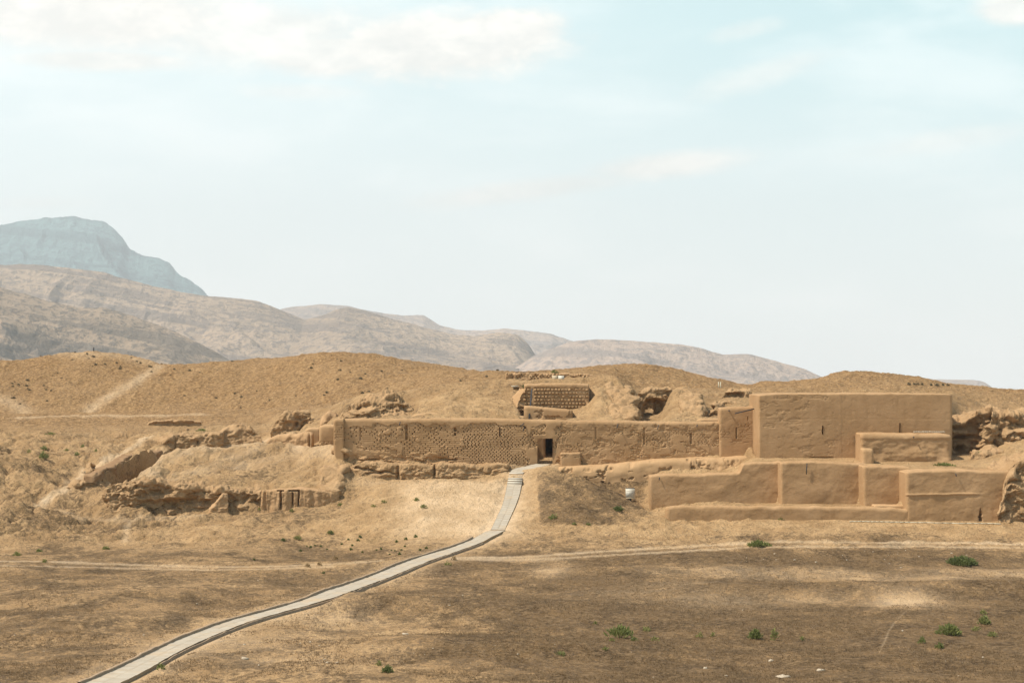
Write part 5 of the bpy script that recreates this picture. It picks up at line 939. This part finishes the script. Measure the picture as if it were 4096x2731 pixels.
# ------------------------------------------------------------------ dry grass litter on the plain (nobody could count it)
def litter(nmax=30000):
    rng = np.random.default_rng(77); Vs = []; px = rng.uniform(-15, 1040, nmax*3); row = 552+(684-552)*rng.random(nmax*3)**.8
    j = np.clip(np.round((px-PX0)/(PX1-PX0)*(NPX-1)).astype(int), 0, NPX-1)
    Y = 14.6*F/(row-HY); X = (px-HX)/F*Y; dens = fbm(X/3.2, Y/3.2, o=3, seed=93)+.35*sstep(350, 750, px); k = (dens > .05) & (rng.random(nmax*3) < .75)
    X, Y, j = X[k][:nmax], Y[k][:nmax], j[k][:nmax]
    Z = np.array([np.interp(y, TY[:, c], TZ[:, c]) for y, c in zip(Y, j)])
    dp = np.full(len(X), 9.)
    for c in PATHC[::3]: dp = np.minimum(dp, np.hypot(X-c[0], Y-c[1]))
    k = dp > 1.3; X, Y, Z = X[k], Y[k], Z[k]; n = len(X); B = []
    for q in range(4):
        a = rng.uniform(0, 6.28, n); big = rng.random(n) < .10; l = .03+.06*rng.random(n)+big*(.05+.10*rng.random(n)); w = .012+.012*rng.random(n); ox, oy = rng.normal(0, .06, n), rng.normal(0, .06, n)
        b = np.stack([X+ox, Y+oy, Z-.02], 1); t = b+np.stack([np.cos(a)*l*.9, np.sin(a)*l*.9, .03+l*.8], 1); s = np.stack([-np.sin(a)*w, np.cos(a)*w, 0*a], 1)
        B.append((b-s, b+s, t))
    V = np.concatenate([np.concatenate(t) for t in B]); i = np.arange(n); Fs = [np.stack([i+q*3*n, i+n+q*3*n, i+2*n+q*3*n], 1) for q in range(4)]
    return tag(mesh('dry_grass', V, np.concatenate(Fs), M['grasslitter'], smooth=False), 'short dry brown grass covering the foreground plain', 'grass', kind='stuff')
M['grasslitter'] = make_leaf('dry_grass_blades', (.25, .165, .085), (.17, .115, .06))
litter()

# ------------------------------------------------------------------ air, sky, sun, camera
hb = [(-9000, 9000), (-40, 15200), (-260, 1500)]
V, f = boxvf(hb[0][0], hb[0][1], hb[1][0], hb[1][1], hb[2][0], hb[2][1])
hm = bpy.data.materials.new('haze_air'); hm.use_nodes = True; t = hm.node_tree; t.nodes.remove(t.nodes['Principled BSDF'])
pvn = t.nodes.new('ShaderNodeVolumePrincipled'); pvn.inputs['Density'].default_value = HAZE; pvn.inputs['Color'].default_value = (*HAZECOL, 1); pvn.inputs['Density Attribute'].default_value = ''; pvn.inputs['Temperature Attribute'].default_value = ''
pvn.inputs['Anisotropy'].default_value = 0.0
t.links.new(pvn.outputs[0], t.nodes['Material Output'].inputs['Volume'])
try: hm.cycles.homogeneous_volume = True
except Exception: pass
tag(mesh('haze', V, f, hm, smooth=False), kind='stuff')

def build_world():
    w = bpy.data.worlds.new('World'); SC.world = w; w.use_nodes = True; t = w.node_tree; nd = t.nodes; L = t.links; bg = nd['Background']
    sky = nd.new('ShaderNodeTexSky'); sky.sky_type = 'NISHITA'; sky.sun_disc = False; sky.sun_elevation = SUN_EL; sky.sun_rotation = SUN_ROT; sky.air_density = 1.0; sky.dust_density = 2.5; sky.ozone_density = 1.2; sky.altitude = 600
    tc = nd.new('ShaderNodeTexCoord'); sp = nd.new('ShaderNodeSeparateXYZ'); L.new(tc.outputs['Generated'], sp.inputs[0])
    def m(op, a, b=0., c=0., clamp=False):
        n = nd.new('ShaderNodeMath'); n.operation = op; n.use_clamp = clamp
        for i, v in enumerate((a, b, c)):
            if isinstance(v, bpy.types.NodeSocket): L.new(v, n.inputs[i])
            else: n.inputs[i].default_value = v
        return n.outputs[0]
    def ss(x, a, b, lo=0., hi=1.):
        n = nd.new('ShaderNodeMapRange'); n.interpolation_type = 'SMOOTHSTEP'; L.new(x, n.inputs['Value'])
        for k, v in (('From Min', a), ('From Max', b), ('To Min', lo), ('To Max', hi)): n.inputs[k].default_value = v
        return n.outputs['Result']
    def mix(f, a, b):
        n = nd.new('ShaderNodeMix'); n.data_type = 'RGBA'
        for s, v in ((n.inputs['Factor'], f), (n.inputs[6], a), (n.inputs[7], b)):
            if isinstance(v, bpy.types.NodeSocket): L.new(v, s)
            else: s.default_value = (*v, 1) if isinstance(v, tuple) else v
        return n.outputs[2]
    yy = m('MAXIMUM', sp.outputs['Y'], .05); u = m('DIVIDE', sp.outputs['X'], yy); v = m('DIVIDE', sp.outputs['Z'], yy)      # bearing and slope of the view of the sky ahead
    cv = nd.new('ShaderNodeCombineXYZ'); L.new(u, cv.inputs[0]); L.new(v, cv.inputs[1])
    def noise(sc, det, stx=1., sty=1., rough=.6):
        mp = nd.new('ShaderNodeMapping'); L.new(cv.outputs[0], mp.inputs[0]); mp.inputs['Scale'].default_value = (stx, sty, 1); n = nd.new('ShaderNodeTexNoise'); L.new(mp.outputs[0], n.inputs['Vector'])
        n.inputs['Scale'].default_value = sc; n.inputs['Detail'].default_value = det; n.inputs['Roughness'].default_value = rough; n.inputs['Distortion'].default_value = .25; return n.outputs['Fac']
    big = noise(11, 7, 1, 1.7, .62); fine = noise(34, 6, 1, 1.8, .62); soft = noise(6, 4, 1, 3., .5)
    tex = m('ADD', m('MULTIPLY', m('SUBTRACT', big, .5), 2.0), m('MULTIPLY', m('SUBTRACT', fine, .5), 1.0))
    def blob(px, py, rx, ry, tilt=0.):
        cu, cvv = (px-HX)/F, (HY-py)/F; du = m('SUBTRACT', u, cu); dv = m('SUBTRACT', m('SUBTRACT', v, cvv), m('MULTIPLY', du, tilt))
        a = m('POWER', m('ABSOLUTE', m('DIVIDE', du, rx/F)), 2.); b = m('POWER', m('ABSOLUTE', m('DIVIDE', dv, ry/F)), 2.); return m('SUBTRACT', 1., m('SQRT', m('ADD', a, b)))
    dens = None
    for px, py, rx, ry, tl, k, lo, hi, amt in CLOUDS:
        d = ss(m('ADD', blob(px, py, rx, ry, tl), m('MULTIPLY', tex, k)), lo, hi, 0, amt); dens = d if dens is None else m('MAXIMUM', dens, d)
    elev = ss(v, -.02, .22); pale = mix(elev, SKY_LO, SKY_HI)
    side = ss(u, -.30, .30); pale = mix(m('MULTIPLY', m('SUBTRACT', 1., side), .45), pale, SKY_LO)
    base = mix(ss(sp.outputs['Z'], .22, .55, .84, .08), sky.outputs[0], pale); base = mix(ss(soft, .42, .72, 0, .35), base, SKY_LO)
    under = ss(m('ADD', m('MULTIPLY', m('SUBTRACT', fine, .5), 1.), m('MULTIPLY', m('SUBTRACT', big, .5), 1.6)), -.25, .4); ccol = mix(under, CLOUD_SH, CLOUD)
    col = mix(dens, base, ccol); L.new(col, bg.inputs[0]); bg.inputs[1].default_value = .1
SUN_EL = math.radians(57); SUN_DIR = np.array((-.945, -.245)); SUN_DIR /= np.linalg.norm(SUN_DIR)
SUN_ROT = math.atan2(SUN_DIR[0], SUN_DIR[1])
CLOUDS = [  # column, row, half width, half height, tilt, noise weight, threshold low/high, amount
 (90, 15, 240, 55, -.02, .40, -.05, .65, .9), (250, 32, 210, 46, .0, .45, .0, .75, .75), (440, 46, 170, 44, .04, .50, .0, .55, .85), (490, 38, 104, 36, .12, .50, .02, .5, .85), (330, 55, 120, 32, .0, .4, .1, .6, .8), (100, 60, 150, 18, -.02, .35, .1, .7, .75),
 (665, 166, 110, 19, .10, .28, -.02, .8, .75), (530, 190, 165, 16, .12, .28, -.02, .8, .6), (770, 72, 130, 22, .30, .5, .1, 1., .38), (745, 30, 60, 14, .2, .5, .1, .9, .3), (1012, 10, 52, 22, .0, .35, .0, .6, .8), (950, 140, 170, 20, .14, .45, .1, 1., .35), (300, 92, 100, 16, 0., .5, .2, .9, .35), (40, 203, 80, 10, .0, .4, .1, 1., .3)]
SKY_LO = (11.5, 11.5, 11.2); SKY_HI = (5.3, 7.9, 8.1); CLOUD = (11.0, 10.2, 9.4); CLOUD_SH = (8.3, 8.0, 7.5)
build_world()
sl = bpy.data.lights.new('sun', 'SUN'); sl.energy = SUN_E; sl.angle = math.radians(SUN_ANG); sl.color = (1., .93, .82); so = bpy.data.objects.new('sun', sl); COL.objects.link(so)
from mathutils import Vector
dv = Vector((SUN_DIR[0]*math.cos(SUN_EL), SUN_DIR[1]*math.cos(SUN_EL), math.sin(SUN_EL))); so.rotation_euler = dv.to_track_quat('Z', 'Y').to_euler(); so.location = (-60, 60, 120)
cd = bpy.data.cameras.new('camera'); cd.sensor_width = 36; cd.lens = F/1024*36; cd.shift_y = (HY-341)/1024; cd.clip_start = .5; cd.clip_end = 60000
co = bpy.data.objects.new('camera', cd); co.location = (0, 0, CZ); co.rotation_euler = (math.pi/2, 0, 0); COL.objects.link(co); SC.camera = co
SC.view_settings.view_transform = 'Standard'; SC.view_settings.look = 'None'; SC.view_settings.exposure = EXPO; SC.view_settings.gamma = 1.
SC.cycles.use_denoising = True; SC.cycles.use_adaptive_sampling = False; SC.cycles.sample_clamp_indirect = 3.; SC.cycles.sample_clamp_direct = 6.; SC.cycles.max_bounces = 6; SC.cycles.diffuse_bounces = 3; SC.cycles.volume_bounces = 0
try: SC.cycles.sampling_pattern = 'BLUE_NOISE'
except Exception: pass
